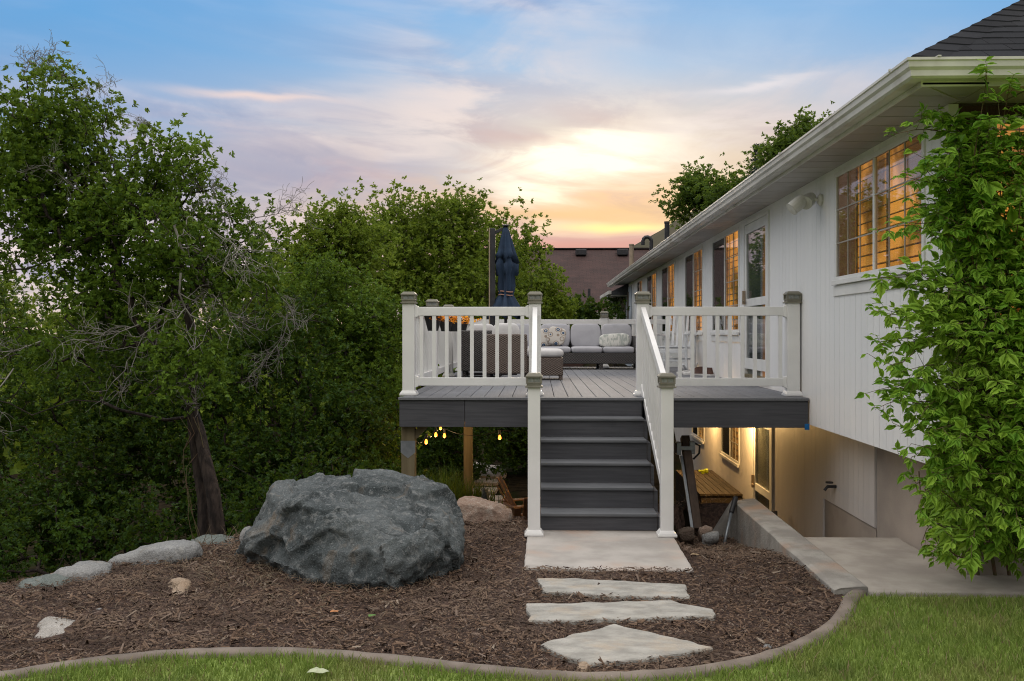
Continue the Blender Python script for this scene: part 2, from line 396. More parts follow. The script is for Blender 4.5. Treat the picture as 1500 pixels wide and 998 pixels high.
add = nt.new('ShaderNodeMixShader'); add.inputs[0].default_value = .92; nt.l.new(bg.outputs[0], add.inputs[1]); nt.l.new(bg2.outputs[0], add.inputs[2]); nt.l.new(add.outputs[0], out.inputs[0])

sd = bpy.data.lights.new('sun', 'SUN'); sd.energy = 1.5; sd.angle = R(14); sd.color = (1, .80, .58)
so = bpy.data.objects.new('sun', sd); col.objects.link(so); so.location = (3, 30, 12)
sv = Vector((math.sin(SUN_AZ)*math.cos(SUN_EL), math.cos(SUN_AZ)*math.cos(SUN_EL), math.sin(SUN_EL)))
so.rotation_euler = sv.to_track_quat('Z', 'Y').to_euler()
scene.view_settings.view_transform = 'Standard'; scene.view_settings.look = 'None'; scene.view_settings.gamma = 1
scene.view_settings.use_curve_mapping = False; scene.view_settings.exposure = 0.0
scene.cycles.filter_width = 1.1; scene.cycles.max_bounces = 8; scene.cycles.transparent_max_bounces = 12; scene.cycles.use_denoising = True; scene.cycles.denoising_prefilter = 'NONE'; scene.cycles.denoising_input_passes = 'RGB_ALBEDO_NORMAL'
scene.cycles.sample_clamp_indirect = 6; scene.cycles.caustics_reflective = False; scene.cycles.caustics_refractive = False

# ------------------------------------------------------------------ terrain
TERR = np.array([(-60,-60),(60,-60),(60,8.4),(2.2,8.4),(2.2,10.2),(1.6,10.2),(1.1,9.7),(.2,9.15),(-.7,9.0),(-1.5,8.9),(-2.1,8.6),(-2.65,8.0),(-3.0,7.3),(-3.5,6.6),(-4.3,5.8),(-7,4.6),(-60,3)], float)
def sdist(P):
    """signed distance to the terrace polygon, positive outside"""
    P = np.asarray(P, float); d = np.full(len(P), 1e9); ins = np.zeros(len(P), bool); k = len(TERR)
    for i in range(k):
        a = TERR[i]; b = TERR[(i+1) % k]; e = b - a
        t = np.clip(((P - a) @ e) / (e @ e), 0, 1); d = np.minimum(d, np.hypot(*(P - a - t[:,None]*e).T))
        c = ((a[1] > P[:,1]) != (b[1] > P[:,1]))
        with np.errstate(divide='ignore', invalid='ignore'):
            xx = (b[0]-a[0])*(P[:,1]-a[1])/(b[1]-a[1]) + a[0]
        ins ^= c & (P[:,0] < xx)
    return np.where(ins, -d, d)
def sst(x, a, b):
    t = np.clip((x-a)/(b-a), 0, 1); return t*t*(3-2*t)
def height(P):
    P = np.asarray(P, float); x, y = P[:,0], P[:,1]; d = sdist(P)
    wid = np.where((x > 2.12) & (y > 6), .1, 1.9 - 1.45*sst(x, .9, 1.5)*(y > 7))
    h = -1.45 * sst(d, 0, wid)
    h -= np.clip(.11*np.clip(-x-3.0, 0, 40), 0, 2.6) * sst(d, 0, 3)
    rise = sst(y, 20, 25) * sst(x, .2, 2.4)
    h = h*(1-rise) + .80*rise
    h += .010*np.clip(y-26, 0, 300)*sst(y, 26, 40)*sst(x,-1,4)
    # the bed falls gently towards the stair well on the right, and swells slightly on the left
    h -= .34*sst(y, 7.2, 10.0)*sst(x, .95, 1.35)*(d < 0)
    h += .04*np.exp(-(((x+2.1)/1.3)**2 + ((y-6.9)/1.0)**2))
    h -= .045*((x > -.15) & (x < 1.17) & (y > 7.17) & (y < 9.2))
    h += np.where(y > 10.2, .05*np.sin(x*1.7+y*.6)*np.sin(y*1.1), 0)*(d > 1)
    return h
def h1(x, y): return float(height([(x, y)])[0])

# front edge of the bed, read along the curved concrete edging
EDGE_PX = [(-420,1040),(-200,1020),(0,993),(130,972),(250,960),(330,957),(420,957),(520,963),(620,973),(700,983),(800,992),(870,995),(930,993),(1010,988),(1100,972),(1160,953),(1200,933),(1228,912),(1240,895),(1245,880)]
EDGE = [atZ(x, y + 3, 0.0) for x, y in EDGE_PX]
EX = np.array([p.x for p in EDGE]); EY = np.array([p.y for p in EDGE])
def edge_y(x): return np.where(np.asarray(x) < EX[0], EY[0], np.where(np.asarray(x) > EX[-1], 6.5, np.interp(x, EX, EY)))

def axis(segs):
    out = [segs[0][0]]
    for a, b, st in segs: out += list(np.linspace(a, b, max(2, int(round((b-a)/st))+1))[1:])
    return np.array(out)
def grid_sheet(name, xs, ys, z, mat, mask=None, kind='structure'):
    nx, ny = len(xs), len(ys); XX, YY = np.meshgrid(xs, ys); P = np.stack([XX.ravel(), YY.ravel()], 1)
    V = np.column_stack([P, z(P)]); i, j = np.meshgrid(np.arange(nx-1), np.arange(ny-1)); a = (j*nx+i).ravel()
    Fa = np.stack([a, a+1, a+nx+1, a+nx], 1)
    if mask is not None: Fa = Fa[mask(V[Fa].mean(1))]
    o = np_mesh(name, V, Fa, mat, smooth=True); o['kind'] = kind; return o
M['soil'] = pmat('leaf_litter_soil', (.030,.023,.015), (.014,.012,.008), 5, 1.0, .6, 40, c3=(.018,.030,.010), s3=.7, spec=0, rvar=0)
xs = axis([(-900,-100,100),(-100,-20,8),(-20,-7,.6),(-7,5,.14),(5,20,.8),(20,100,8),(100,900,100)])
ys = axis([(-60,-5,6),(-5,3,.6),(3,12,.14),(12,30,.5),(30,120,6),(120,1500,120)])
grid_sheet('ground', xs, ys, lambda P: height(P) - .03 - .25*((P[:,0] > 2.2) & (P[:,1] > 6.4) & (P[:,1] < 8.45)), M['soil'])
M['mulch'] = pmat('mulch_soil', (.095,.055,.039), (.040,.024,.018), 34, .95, .9, 60, bdist=.03)
def bumpy(P, a=.014):
    return np.array([a*mnoise.fractal(Vector((x*5, y*5, 1.3)), 1, 2, 4) for x, y in P])
def mulch_mask(c):
    d = sdist(c[:, :2])
    return (c[:,1] > edge_y(c[:,0])) & (d < np.where(c[:,0] > .9, .25, 1.3)) & (c[:,0] < 2.0) & (c[:,1] < 10.6) & (c[:,0] > -5.2)
grid_sheet('mulch_bed', axis([(-5.2,2.0,.06)]), axis([(4.6,10.6,.06)]), lambda P: height(P) + .005 + bumpy(P), M['mulch'], mulch_mask)
# mulch chips
ST_PX = [((785,846),(870,848),(1004,856),(1010,874),(930,873),(798,866)), ((770,884),(985,879),(1041,892),(1044,901),(912,906),(774,908)), ((788,944),(900,913),(1046,947),(958,962),(862,973),(846,965))]
ST_PX += [((47,934),(56,908),(66,895),(86,900),(82,908),(115,906),(100,926),(66,936)), ((241,857),(262,847),(280,850),(270,870),(253,873)), ((137,893),(150,887),(154,898),(141,901))]
STONES = [[tuple(atZ(x, y, .03).xy) for x, y in s_] for s_ in ST_PX]
def inpoly(P, q):
    ins = np.zeros(len(P), bool); k = len(q)
    for i in range(k):
        a = q[i]; b = q[(i+1) % k]; c = ((a[1] > P[:,1]) != (b[1] > P[:,1]))
        with np.errstate(divide='ignore', invalid='ignore'): ins ^= c & (P[:,0] < (b[0]-a[0])*(P[:,1]-a[1])/(b[1]-a[1]) + a[0])
    return ins
def chips(n, xr, yr, lr, wr, seed):
    g = np.random.default_rng(seed); P = np.column_stack([g.uniform(*xr, n), 4.7 + (yr - 4.7) * g.random(n)**1.25])
    d = sdist(P); P = P[(P[:,1] > edge_y(P[:,0]) + .05) & (d < .9) & ((P[:,0] < 1.93) | (P[:,1] < 6.3))]; 
    keepc = ~((P[:,0] > -.13) & (P[:,0] < 1.15) & (P[:,1] > 7.22))
    for q in STONES: keepc &= ~inpoly(P, q) | (g.random(len(P)) < .03)
    P = P[keepc]; n = len(P)
    L = g.uniform(*lr, n)*.5; W = g.uniform(*wr, n)*.5; T = W*g.uniform(.3, .8, n)
    a = g.uniform(0, 6.283, n); tl = g.normal(0, .28, n)
    ax = np.stack([np.cos(a)*np.cos(tl), np.sin(a)*np.cos(tl), np.sin(tl)], 1); sd_ = np.stack([-np.sin(a), np.cos(a), g.normal(0, .4, n)], 1)
    up = np.cross(ax, sd_); up /= np.linalg.norm(up, axis=1)[:,None]
    c = np.column_stack([P, height(P) + .010 + g.uniform(0, .022, n)])
    V = np.stack([c-ax*L[:,None]-sd_*W[:,None], c-ax*L[:,None]+sd_*W[:,None], c+ax*(L*.9)[:,None]+sd_*(W*.6)[:,None], c+ax*(L*.9)[:,None]-sd_*(W*.6)[:,None],
                  c-ax*(L*.8)[:,None]+up*T[:,None], c+ax*(L*.7)[:,None]+up*T[:,None]*1.1], 1).reshape(-1, 3)
    b = (np.arange(n)*6)[:,None]
    Fa = np.concatenate([b+np.array([0,3,5,4]), b+np.array([1,4,5,2])]); return V, Fa
def chipmat(name, cs):
    m, nt, p, out = newmat(name); g = nt.new('ShaderNodeNewGeometry')
    r = nt.new('ShaderNodeValToRGB'); e = r.color_ramp.elements; r.color_ramp.interpolation = 'CONSTANT'
    while len(e) < len(cs): e.new(.5)
    for i, (q_, c_) in enumerate(cs): e[i].position = q_; e[i].color = (*c_, 1)
    nt.l.new(g.outputs['Random Per Island'], r.inputs[0])
    n = nt.noise(nt.coords(), 90, 3); n2 = nt.noise(nt.coords(), 1.1, 4)
    c_ = nt.mix(n, r.outputs[0], (.02,.014,.012)); c_ = nt.mix(nt.math('MULTIPLY', nt.ramp(n2, .45, .66), .55), c_, (.16,.115,.085)); c_ = nt.mix(nt.math('MULTIPLY', nt.ramp(nt.noise(nt.coords(), 2.7, 4), .52, .66), .6), c_, (.045,.03,.022))
    nt.put(p.inputs['Base Color'], c_); p.inputs['Roughness'].default_value = .85; p.inputs['Specular IOR Level'].default_value = .2
    return m
M['chip'] = chipmat('bark_chips', [(0,(.145,.088,.056)),(.28,(.225,.142,.092)),(.55,(.32,.215,.145)),(.72,(.045,.028,.022)),(.87,(.31,.23,.18)),(.978,(.48,.39,.30))])
V1, F1 = chips(120000, (-5, 2.0), 10.4, (.010,.034), (.004,.010), 3)
V2, F2 = chips(9000, (-5, 2.0), 10.4, (.05,.10), (.008,.02), 4)
o = np_mesh('mulch_chips', np.concatenate([V1, V2]), np.concatenate([F1, F2+len(V1)]), M['chip']); o['kind'] = 'stuff'

# lawn in front of the bed, and its blades
def lawnmat(name, blade):
    m, nt, p, out = newmat(name); g = nt.new('ShaderNodeNewGeometry')
    n = nt.noise(nt.coords(), 1.6, 5); n2 = nt.noise(nt.coords(), 14, 4)
    c_ = nt.mix(nt.math('MULTIPLY_ADD', g.outputs['Random Per Island'], .6, nt.math('MULTIPLY', n2, .4)) if blade else n2, (.105,.175,.028), (.295,.375,.085))
    c_ = nt.mix(nt.math('MULTIPLY', nt.ramp(n, .46, .68), .6), c_, (.27,.255,.10))
    c_ = nt.mix(nt.math('MULTIPLY', nt.ramp(nt.noise(nt.coords(), 3.7, 4), .52, .7), .5), c_, (.10,.155,.036))
    if blade:
        r = nt.ramp(g.outputs['Random Per Island'], .93, .935); c_ = nt.mix(r, c_, (.27,.22,.12))
    nt.put(p.inputs['Base Color'], c_); p.inputs['Roughness'].default_value = .6; p.inputs['Specular IOR Level'].default_value = .25
    if blade:
        t = nt.new('ShaderNodeBsdfTranslucent'); nt.l.new(c_, t.inputs[0]); mx = nt.new('ShaderNodeMixShader'); mx.inputs[0].default_value = .3
        nt.l.new(p.outputs[0], mx.inputs[1]); nt.l.new(t.outputs[0], mx.inputs[2]); nt.l.new(mx.outputs[0], out.inputs[0])
    return m
M['lawn'] = lawnmat('lawn_soil', False); M['blade'] = lawnmat('grass_blade', True)
grid_sheet('lawn', axis([(-30,-6,4),(-6,6,.06),(6,30,4)]), axis([(-30,3,3),(3,6.7,.05)]), lambda P: height(P)*0 + .004, M['lawn'],
           lambda c: (c[:,1] < edge_y(c[:,0]) - .0) | (c[:,1] < 3.5))
def blades(n, seed):
    g = np.random.default_rng(seed); P = np.column_stack([g.uniform(-4.4, 4.6, n), g.uniform(4.1, 6.56, n)])
    P = P[(P[:,1] < edge_y(P[:,0]) - .06)]; n = len(P)
    cl = np.array([mnoise.noise(Vector((x*2.2, y*2.2, 0))) for x, y in P])
    H = (g.uniform(.03, .062, n) * (1 + .45*cl)); a = g.uniform(0, 6.283, n); wd = g.uniform(.0020, .0040, n)
    lean = g.uniform(.1, .75, n)*H; b = g.uniform(0, 6.283, n)
    base = np.column_stack([P, np.full(n, .002)]); s = np.stack([np.cos(a), np.sin(a), np.zeros(n)], 1)*wd[:,None]
    ld = np.stack([np.cos(b), np.sin(b), np.zeros(n)], 1)*lean[:,None]; z = np.array([0,0,1.0])
    mid = base + ld*.3 + z*(H*.6)[:,None]; tip = base + ld + z*H[:,None]
    V = np.stack([base-s, base+s, mid+s*.8, mid-s*.8, tip+s*.12, tip-s*.12], 1).reshape(-1,3); q_ = (np.arange(n)*6)[:,None]
    return V, np.concatenate([q_+np.array([0,1,2,3]), q_+np.array([3,2,4,5])])
V, Fa = blades(125000, 5)
o = np_mesh('lawn_grass', V, Fa, M['blade']); o['kind'] = 'stuff'
# ------------------------------------------------------------------ the house
XW = 2.727; YC = 6.593; ZS = 3.25; ZB = .808; XL = 3.05
house = empty('house', (XW, YC, -1.45), 'white board sided house with black hip roof and lit shuttered windows', 'house')
def wy(px, X=XW): return atX(px, 300, X).y
def pieces(mb, x0, x1, ya, yb, za, zb, ops, pitch=None, gap=.006, mi=0):
    br = {ya, yb}
    for o in ops: br |= {max(ya, min(yb, o[0])), max(ya, min(yb, o[1]))}
    if pitch:
        n = int((yb-ya)/pitch)
        for k in range(1, n+1): br.add(ya + k*pitch)
    br = sorted(br)
    for a, b in zip(br[:-1], br[1:]):
        if b - a < 1e-4: continue
        c = (a+b)/2; zs = [(za, zb)]
        for (o0, o1, p0, p1) in ops:
            if o0 < c < o1:
                nz = []
                for (s, e) in zs:
                    if p1 <= s or p0 >= e: nz.append((s, e)); continue
                    if s < p0: nz.append((s, p0))
                    if p1 < e: nz.append((p1, e))
                zs = nz
        for s, e in zs:
            g = gap if pitch and abs((b-ya)/pitch - round((b-ya)/pitch)) < 1e-3 else 0
            mb.box(x0, x1, a, b - g, s, e, mi)
WIN = [  # y0 (near), y1 (far), z0, z1, dark half?
    (7.02, 9.11, 2.20, 3.20, 'A'),
    (wy(1083.5), wy(1044), 1.74, 3.19, 'B'), (wy(1030), wy(1004), 1.74, 3.19, 'B'), (wy(988.8), wy(969.6), 1.74, 3.19, 'B'),
    (wy(961.7), wy(948.5), 1.74, 3.19, 'B'), (wy(940.5), wy(934), 1.74, 3.19, 'B')]
DOOR = (wy(1127.5), wy(1091.5), 1.15, 3.20)
ops = [x[:4] for x in WIN] + [DOOR]
mb = MB(); pieces(mb, XW, XW+.014, YC+.02, 28.6, ZB, ZS, ops, .15, .0055); mb.build('siding', M['siding'], house)
mb = MB(); pieces(mb, XW+.016, XW+.22, YC+.02, 31.0, ZB+.01, ZS, ops); 
mb.box(XW+.014, XL+.1, YC+.02, 31.0, ZB+.005, ZB+.06); mb.build('wall', M['siding'], house)
# trim bands: corner boards, band under the windows, skirt
MB().box(XW-.018, XW+.05, YC-.002, YC+.12, ZB, ZS-.002).build('corner_board', M['trim'], house, .003)
for (a, b, z0, z1, k) in WIN:
    MB().box(XW-.014, XW+.0, a-.06, b+.05, z0-.13, z0-.035).build('trim_board', M['trim'], house, .003)
MB().box(XW-.010, XW+.02, 28.6, 31.0, ZB, ZS).build('end_board', M['trim'], house, .003)
mb = MB(); mb.box(XW-.03, XW-.012, 28.9, 30.95, .0, ZS-.1); mb.build('wall_panel', M['bluegrey'], house)
mb = MB(); mb.box(XW-.045, XW-.032, 29.75, 30.1, 1.75, 3.0); mb.build('narrow_window', M['screen'], house)

def window(y0, y1, z0, z1, X, kind, glow, axis='x'):
    """wall-plane window; y runs along the wall.  axis 'y': the wall faces -Y and y0..y1 run along X"""
    def bx(mb, d0, d1, a, b, s, e, mi=0):
        if axis == 'x': mb.box(X+d0, X+d1, a, b, s, e, mi)
        else: mb.box(a, b, X+d0, X+d1, s, e, mi)
    fw = .045; mid = (y0+y1)/2
    f = MB()
    for (a, b, s, e) in ((y0, y1, z0, z0+fw), (y0, y1, z1-fw, z1), (y0, y0+fw, z0+fw, z1-fw), (y1-fw, y1, z0+fw, z1-fw), (mid-fw*.5, mid+fw*.5, z0+fw, z1-fw)):
        bx(f, -.014, .012, a, b, s, e)
    bx(f, -.040, -.016, y0-.02, y1+.02, z0-.03, z0+.012)
    fo = f.build('window', M['trim'], house, .003)
    g = MB(); bx(g, -.002, .002, y0+fw, mid-fw*.5, z0+fw, z1-fw); bx(g, -.002, .002, mid+fw*.5, y1-fw, z0+fw, z1-fw); g.build('pane', M['glass'], fo)
    q = MB(); t = .011
    halves = [(y0+fw, mid-fw*.5)] + ([(mid+fw*.5, y1-fw)] if kind != 'B' else [])
    for a, b in halves:
        for k in (1, 2): bx(q, -.012, -.004, a+(b-a)*k/3-t/2, a+(b-a)*k/3+t/2, z0+fw, z1-fw)
        nr = 4 if z1-z0 > 1.2 else 3
        for k in range(1, nr):
            zz = z0+fw+(z1-z0-2*fw)*k/nr
            for j in range(3): bx(q, -.011, -.005, a+(b-a)*j/3+t/2*(j>0), a+(b-a)*(j+1)/3-t/2*(j<2), zz-t/2, zz+t/2)
    q.build('muntin_grid', M['muntin'], fo)
    if kind == 'B':
        s_ = MB(); bx(s_, .008, .012, mid+fw*.5, y1-fw, z0+fw, z1-fw); s_.build('insect_screen', M['screen'], fo)
    else:
        s_ = MB(); bx(s_, .010, .014, mid+(y1-mid)*.52, y1-fw, z0+fw, z1-fw); s_.build('curtain', M['curtain'], fo)
    lo = y0+fw; hi = mid-fw*.5 if kind == 'B' else mid+(y1-mid)*.52
    sh = MB(); zz = z0+fw+.05
    while zz < z1-fw-.03:
        if axis == 'x': sh.beam((X+.034, lo, zz), (X+.034, hi, zz), .032, .007, (-.5, 0, 1))
        else: sh.beam((lo, X+.034, zz), (hi, X+.034, zz), .032, .007, (0, -.5, 1))
        zz += .092
    for yy in (lo+.02, (lo+hi)/2, hi-.02): bx(sh, .016, .024, yy-.02, yy+.02, z0+fw, z1-fw)
    sh.build('shutter', M['slat'], fo)
    r_ = MB(); bx(r_, .060, .065, y0, y1, z0, z1); r_.build('lit_room', glow, fo)
    return fo
for i, (a, b, s, e, k) in enumerate(WIN): window(a, b, s, e, XW, k, M['litroom2'] if i == 0 else M['litroom'])

# glazed storm door to the deck
def door(y0, y1, z0, z1, X, zmid, frame_m, glow, inm='door_reflection'):
    d = MB(); fw = .05
    for (a, b, s, e) in ((y0, y1, z1-fw, z1), (y0, y0+fw, z0, z1-fw), (y1-fw, y1, z0, z1-fw)): d.box(X-.025, X+.06, a, b, s, e)
    do = d.build('door', M['trim'], house, .003)
    l = MB(); a, b = y0+fw+.006, y1-fw-.006; st = .10; bt = z0+.07
    for (p, q, s, e) in ((a, a+st, bt, z1-fw-.006), (b-st, b, bt, z1-fw-.006), (a+st, b-st, z1-fw-.12, z1-fw-.006), (a+st, b-st, bt, bt+.14), (a+st, b-st, zmid-.05, zmid+.05)): l.box(X-.018, X+.018, p, q, s, e)
    l.build('door_leaf', frame_m, do, .003)
    g = MB(); g.box(X-.003, X+.003, a+st, b-st, bt+.14, zmid-.05); g.box(X-.003, X+.003, a+st, b-st, zmid+.05, z1-fw-.12); g.build('pane', M['glass'], do)
    h = MB(); h.box(X-.06, X-.02, b-.065, b-.035, zmid-.02, zmid+.16); h.beam((X-.055, b-.05, zmid+.03), (X-.055, b-.17, zmid+.03), .018, .02); h.build('door_handle', M['bronze'], do, .004)
    t = MB(); t.box(X-.06, X+.1, y0, y1, z0-.035, z0); t.build('threshold', M['ptwood'], do)
    inner = MB(); inner.box(X+.022, X+.03, y0, y0+(y1-y0)*.34, z0, z1, 1); inner.box(X+.022, X+.03, y0+(y1-y0)*.34, y0+(y1-y0)*.42, z0, z1, 2); inner.box(X+.022, X+.03, y0+(y1-y0)*.42, y1, z0, z1, 0)
    inner.build('inner_door', [M[inm], glow, M['trim']], do)
    return do
M['door_reflection'] = pmat('greenish_door_reflection', (.16,.17,.15), (.13,.14,.125), 2, .6)  # greenish glass reflection painted onto the inner door, itself white
M['litroom_dim'] = roommat('lit_room_dim', (.75,.24,.05), .45)
door(DOOR[0], DOOR[1], DOOR[2]+.05, DOOR[3], XW, 2.13, M['trim'], M['litroom_dim'])

# front wall of brick with its own lit window
FX0 = 2.95; fr = MB()
for (a, b, s, e) in ((XW+.016, FX0, ZB, ZS), (FX0, 4.9, ZB, 1.7), (4.9, 9.5, ZB, ZS), (FX0, 4.9, 3.16, ZS)): fr.box(a, b, YC, YC+.2, s, e)
fo = fr.build('brick_wall', M['brick'], house)
uv = fo.data.uv_layers.new(name='UVMap')
for lp in fo.data.loops:
    v_ = fo.data.vertices[lp.vertex_index].co; uv.data[lp.index].uv = (v_.x + v_.y, v_.z)
window(FX0, 4.9, 1.7, 3.16, YC, 'F', M['litroom2'], 'y')

# lower storey, set back under the upper floor
lw = MB(); LO = [(wy(1083.5, XL), wy(1057, XL), -.28, .60), (wy(1032, XL), wy(1014, XL), -.28, .60)]
LD = (wy(1133, XL), wy(1104.5, XL), -1.43, .62)
pieces(lw, XL, XL+.014, 10.65, 31, -1.45, ZB, LO+[LD], .15, .004); pieces(lw, XL, XL+.014, 9.04, 10.65, -.04, ZB, [], .15, .004)
pieces(lw, XL+.016, XL+.2, 9.04, 31, -1.45, ZB, LO+[LD]); lw.build('lower_siding', M['lowsiding'], house)
fd = MB(); fd.box(XL+.02, XL+.3, 7.15, 9.03, -1.5, ZB); fd.box(XL+.012, XL+.0155, 9.03, 10.64, -1.5, -.046); fd.box(XL+.3, 9.4, 7.15, 7.4, -1.5, ZB); fd.build('foundation', M['foundation'], house)
for (a, b, s, e) in LO: window(a, b, s, e, XL, 'B', M['litroom'])
door(LD[0], LD[1], LD[2], LD[3], XL, -.42, M['trim'], M['cream'], 'cream')
p_ = atX(1225, 713, XL); hb = MB(); hb.tube([(XL, p_.y, p_.z), (XL-.09, p_.y, p_.z), (XL-.12, p_.y, p_.z-.04)], .016); hb.lathe((XL-.07, p_.y, p_.z+.03), [(.008,0),(.04,.005),(.04,.02),(.008,.024)], 10)
hb.build('water_tap', M['darkmetal'], house)

# eaves: soffit panels, fascia, gutter with mitred corner
GX, GY = 2.335, 6.085; RE = 32.4
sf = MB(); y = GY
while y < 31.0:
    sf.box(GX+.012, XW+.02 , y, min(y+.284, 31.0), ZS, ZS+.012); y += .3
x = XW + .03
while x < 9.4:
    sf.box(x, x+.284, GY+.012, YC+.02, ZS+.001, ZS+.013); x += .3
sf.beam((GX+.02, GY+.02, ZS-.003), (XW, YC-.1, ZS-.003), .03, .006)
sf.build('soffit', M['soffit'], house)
fa = MB(); fa.box(GX-.0, GX+.014, GY, 32.3, ZS-.012, 3.40); fa.box(GX+.014, 9.4, GY, GY+.014, ZS-.012, 3.40); fa.build('fascia', M['gutter'], house)
prof = [(.002,0),(.078,0),(.095,.012),(.100,.045),(.116,.062),(.120,.095),(.128,.100),(.128,.116),(.112,.116),(.112,.10),(.002,.09)]
gt = MB(); n0 = len(prof)
for (fx, fy) in ((lambda d: GX-d, lambda d: RE), (lambda d: GX-d, lambda d: GY-d), (lambda d: 9.4, lambda d: GY-d)):
    gt.v += [(fx(d), fy(d), 3.268+z) for d, z in prof]
for s in range(2):
    for i in range(n0):
        j = (i+1) % n0; gt.f.append((s*n0+i, s*n0+j, (s+1)*n0+j, (s+1)*n0+i)); gt.m.append(0)
gt.f.append(tuple(range(n0))); gt.m.append(0)
for yy in (6.25, 9.1, 13.5, 18.0): gt.box(GX-.134, GX-.1, yy, yy+.018, 3.375, 3.392); 
gt.box(GX+.05, GX+.07, GY-.134, GY+.02, 3.386, 3.394)
gt.build('gutter', M['gutter'], house)
m, nt, p, out = newmat('asphalt_shingle'); g = nt.new('ShaderNodeNewGeometry'); nz = nt.noise(nt.coords(), 160, 3); nb = nt.noise(nt.coords(), 1.4, 4)
c_ = nt.mix(g.outputs['Random Per Island'], (.009,.010,.012), (.022,.024,.029)); c_ = nt.mix(nt.math('MULTIPLY', nz, .4), c_, (.04,.04,.045)); c_ = nt.mix(nt.math('MULTIPLY', nt.ramp(nb,.5,.7), .3), c_, (.035,.035,.035))
nt.put(p.inputs['Base Color'], c_); p.inputs['Roughness'].default_value = .95; p.inputs['Specular IOR Level'].default_value = .08; sp_ = nt.new('ShaderNodeSeparateXYZ'); nt.l.new(nt.coords(), sp_.inputs[0]); cr_ = nt.math('FRACT', nt.math('MULTIPLY', nt.math('SUBTRACT', sp_.outputs[2], 3.392), -1/.075))
nt.put(p.inputs['Normal'], nt.bump(cr_, .5, .012, nt.bump(nz, .5, .004))); M['shingle'] = m
PT = .60; RX, RY, RZ = GX-.06, GY-.06, 3.392; SMAX = 4.9
rf = MB()
rf.v += [(RX,RY,RZ),(12.1,RY,RZ),(RX+SMAX,RY+SMAX,RZ+PT*SMAX),(RX,RE,RZ),(RX+SMAX,RE,RZ+PT*SMAX),(12.1,RE,RZ)]
rf.f += [(0,1,2),(0,2,4,3),(1,5,4,2)]; rf.m += [0,0,0]
ex = .125; k = 0; s = 0.0
while s < 2.6:
    xx = RX+s; xe = min(12.1-s, 9.0); first = True
    while xx < xe:
        wd = rnd.uniform(.12, .34); x1 = min(xx+wd, xe); li = rnd.uniform(.006, .011)
        y0 = RY+s-.004; y1 = RY+s+ex*1.05; z0 = RZ+PT*s; z1 = z0+PT*(y1-y0)
        xs2 = xx + (ex if first else 0); x1 = max(x1, xs2+.05); first = False
        rf.quadbox([(xx,y0,z0+.003),(x1-.003,y0,z0+.003),(x1-.003,y1,z1+.001),(xs2,y1,z1+.001),(xx,y0,z0+.003+li),(x1-.003,y0,z0+.003+li),(x1-.003,y1,z1+.005),(xs2,y1,z1+.005)])
        xx = x1
    s += ex
rf.build('roof', M['shingle'], house)
hp = MB(); s = -.02
while s < 3.0:
    a = Vector((RX+s, RY+s, RZ+PT*s+.030)); b = Vector((RX+s+.16, RY+s+.16, RZ+PT*(s+.16)+.020))
    for side in ((1,0), (0,1)):
        wv_ = Vector((.20*side[0], .20*side[1], 0)); wv_.z = 0
        # wing of the cap lies on its own roof plane
        n = len(hp.v); off = Vector((0,0,-.016))
        hp.v += [tuple(a), tuple(b), tuple(b+wv_+off), tuple(a+wv_+off), tuple(a-Vector((0,0,.014))), tuple(b-Vector((0,0,.014))), tuple(b+wv_+off*1.6), tuple(a+wv_+off*1.6)]
        for q_ in ((0,1,2,3),(7,6,5,4),(0,4,5,1),(3,2,6,7),(0,3,7,4),(1,5,6,2)): hp.f.append(tuple(n+i for i in q_)); hp.m.append(0)
    s += .125
hp.build('hip_cap', M['shingle'], house)
# vents on the roof
for (px, pt, pb, Y, r, mm, hook) in ((925, 358, 392, 30, .07, 'bronze', 0), (977, 325, 352, 22, .055, 'darkmetal', 0), (954, 350, 372, 26, .05, 'darkmetal', 1)):
    a = atY(px, pb, Y); b = atY(px, pt, Y); v_ = MB()
    if hook:
        pts = [(a.x, Y, a.z-.3), (a.x, Y, b.z-.06)] + [(a.x-.11+.11*math.cos(t), Y, b.z-.06+.11*math.sin(t)) for t in np.linspace(.3, math.pi, 6)] + [(a.x-.22, Y, b.z-.16)]
        v_.tube(pts, r, 10)
    else:
        v_.tube([(a.x, Y, a.z-.4), (a.x, Y, b.z)], r, 12); v_.tube([(a.x, Y, b.z-.04), (a.x, Y, b.z+.005)], r*1.15, 12)
    v_.build('roof_vent', M[mm], house)
# wing beyond the far end with its lower eave
wg = MB(); wg.box(2.47, 6, 31.02, 36, -1.4, 2.86); wg.build('wing_wall', M['beige'], house)
wg = MB(); wg.prism([(2.20,2.93),(2.75,2.90),(6,2.90),(6,4.9),(2.20,3.02)], 1, 30.0, 34.2); wg.build('wing_roof', M['shingle_black'], house)
wg = MB(); wg.box(2.10, 2.20, 30.0, 34.2, 2.93, 3.04); wg.box(2.2, 2.74, 30.05, 34.15, 2.885, 2.925); wg.build('wing_gutter', M['gutter'], house, .01)
wg = MB(); wg.tube([(2.17, 31.1, 2.93), (2.17, 31.0, 2.82), (2.43, 30.97, 2.62), (2.43, 30.97, -1.2)], .04, 8); wg.build('downspout', M['trim'], house)
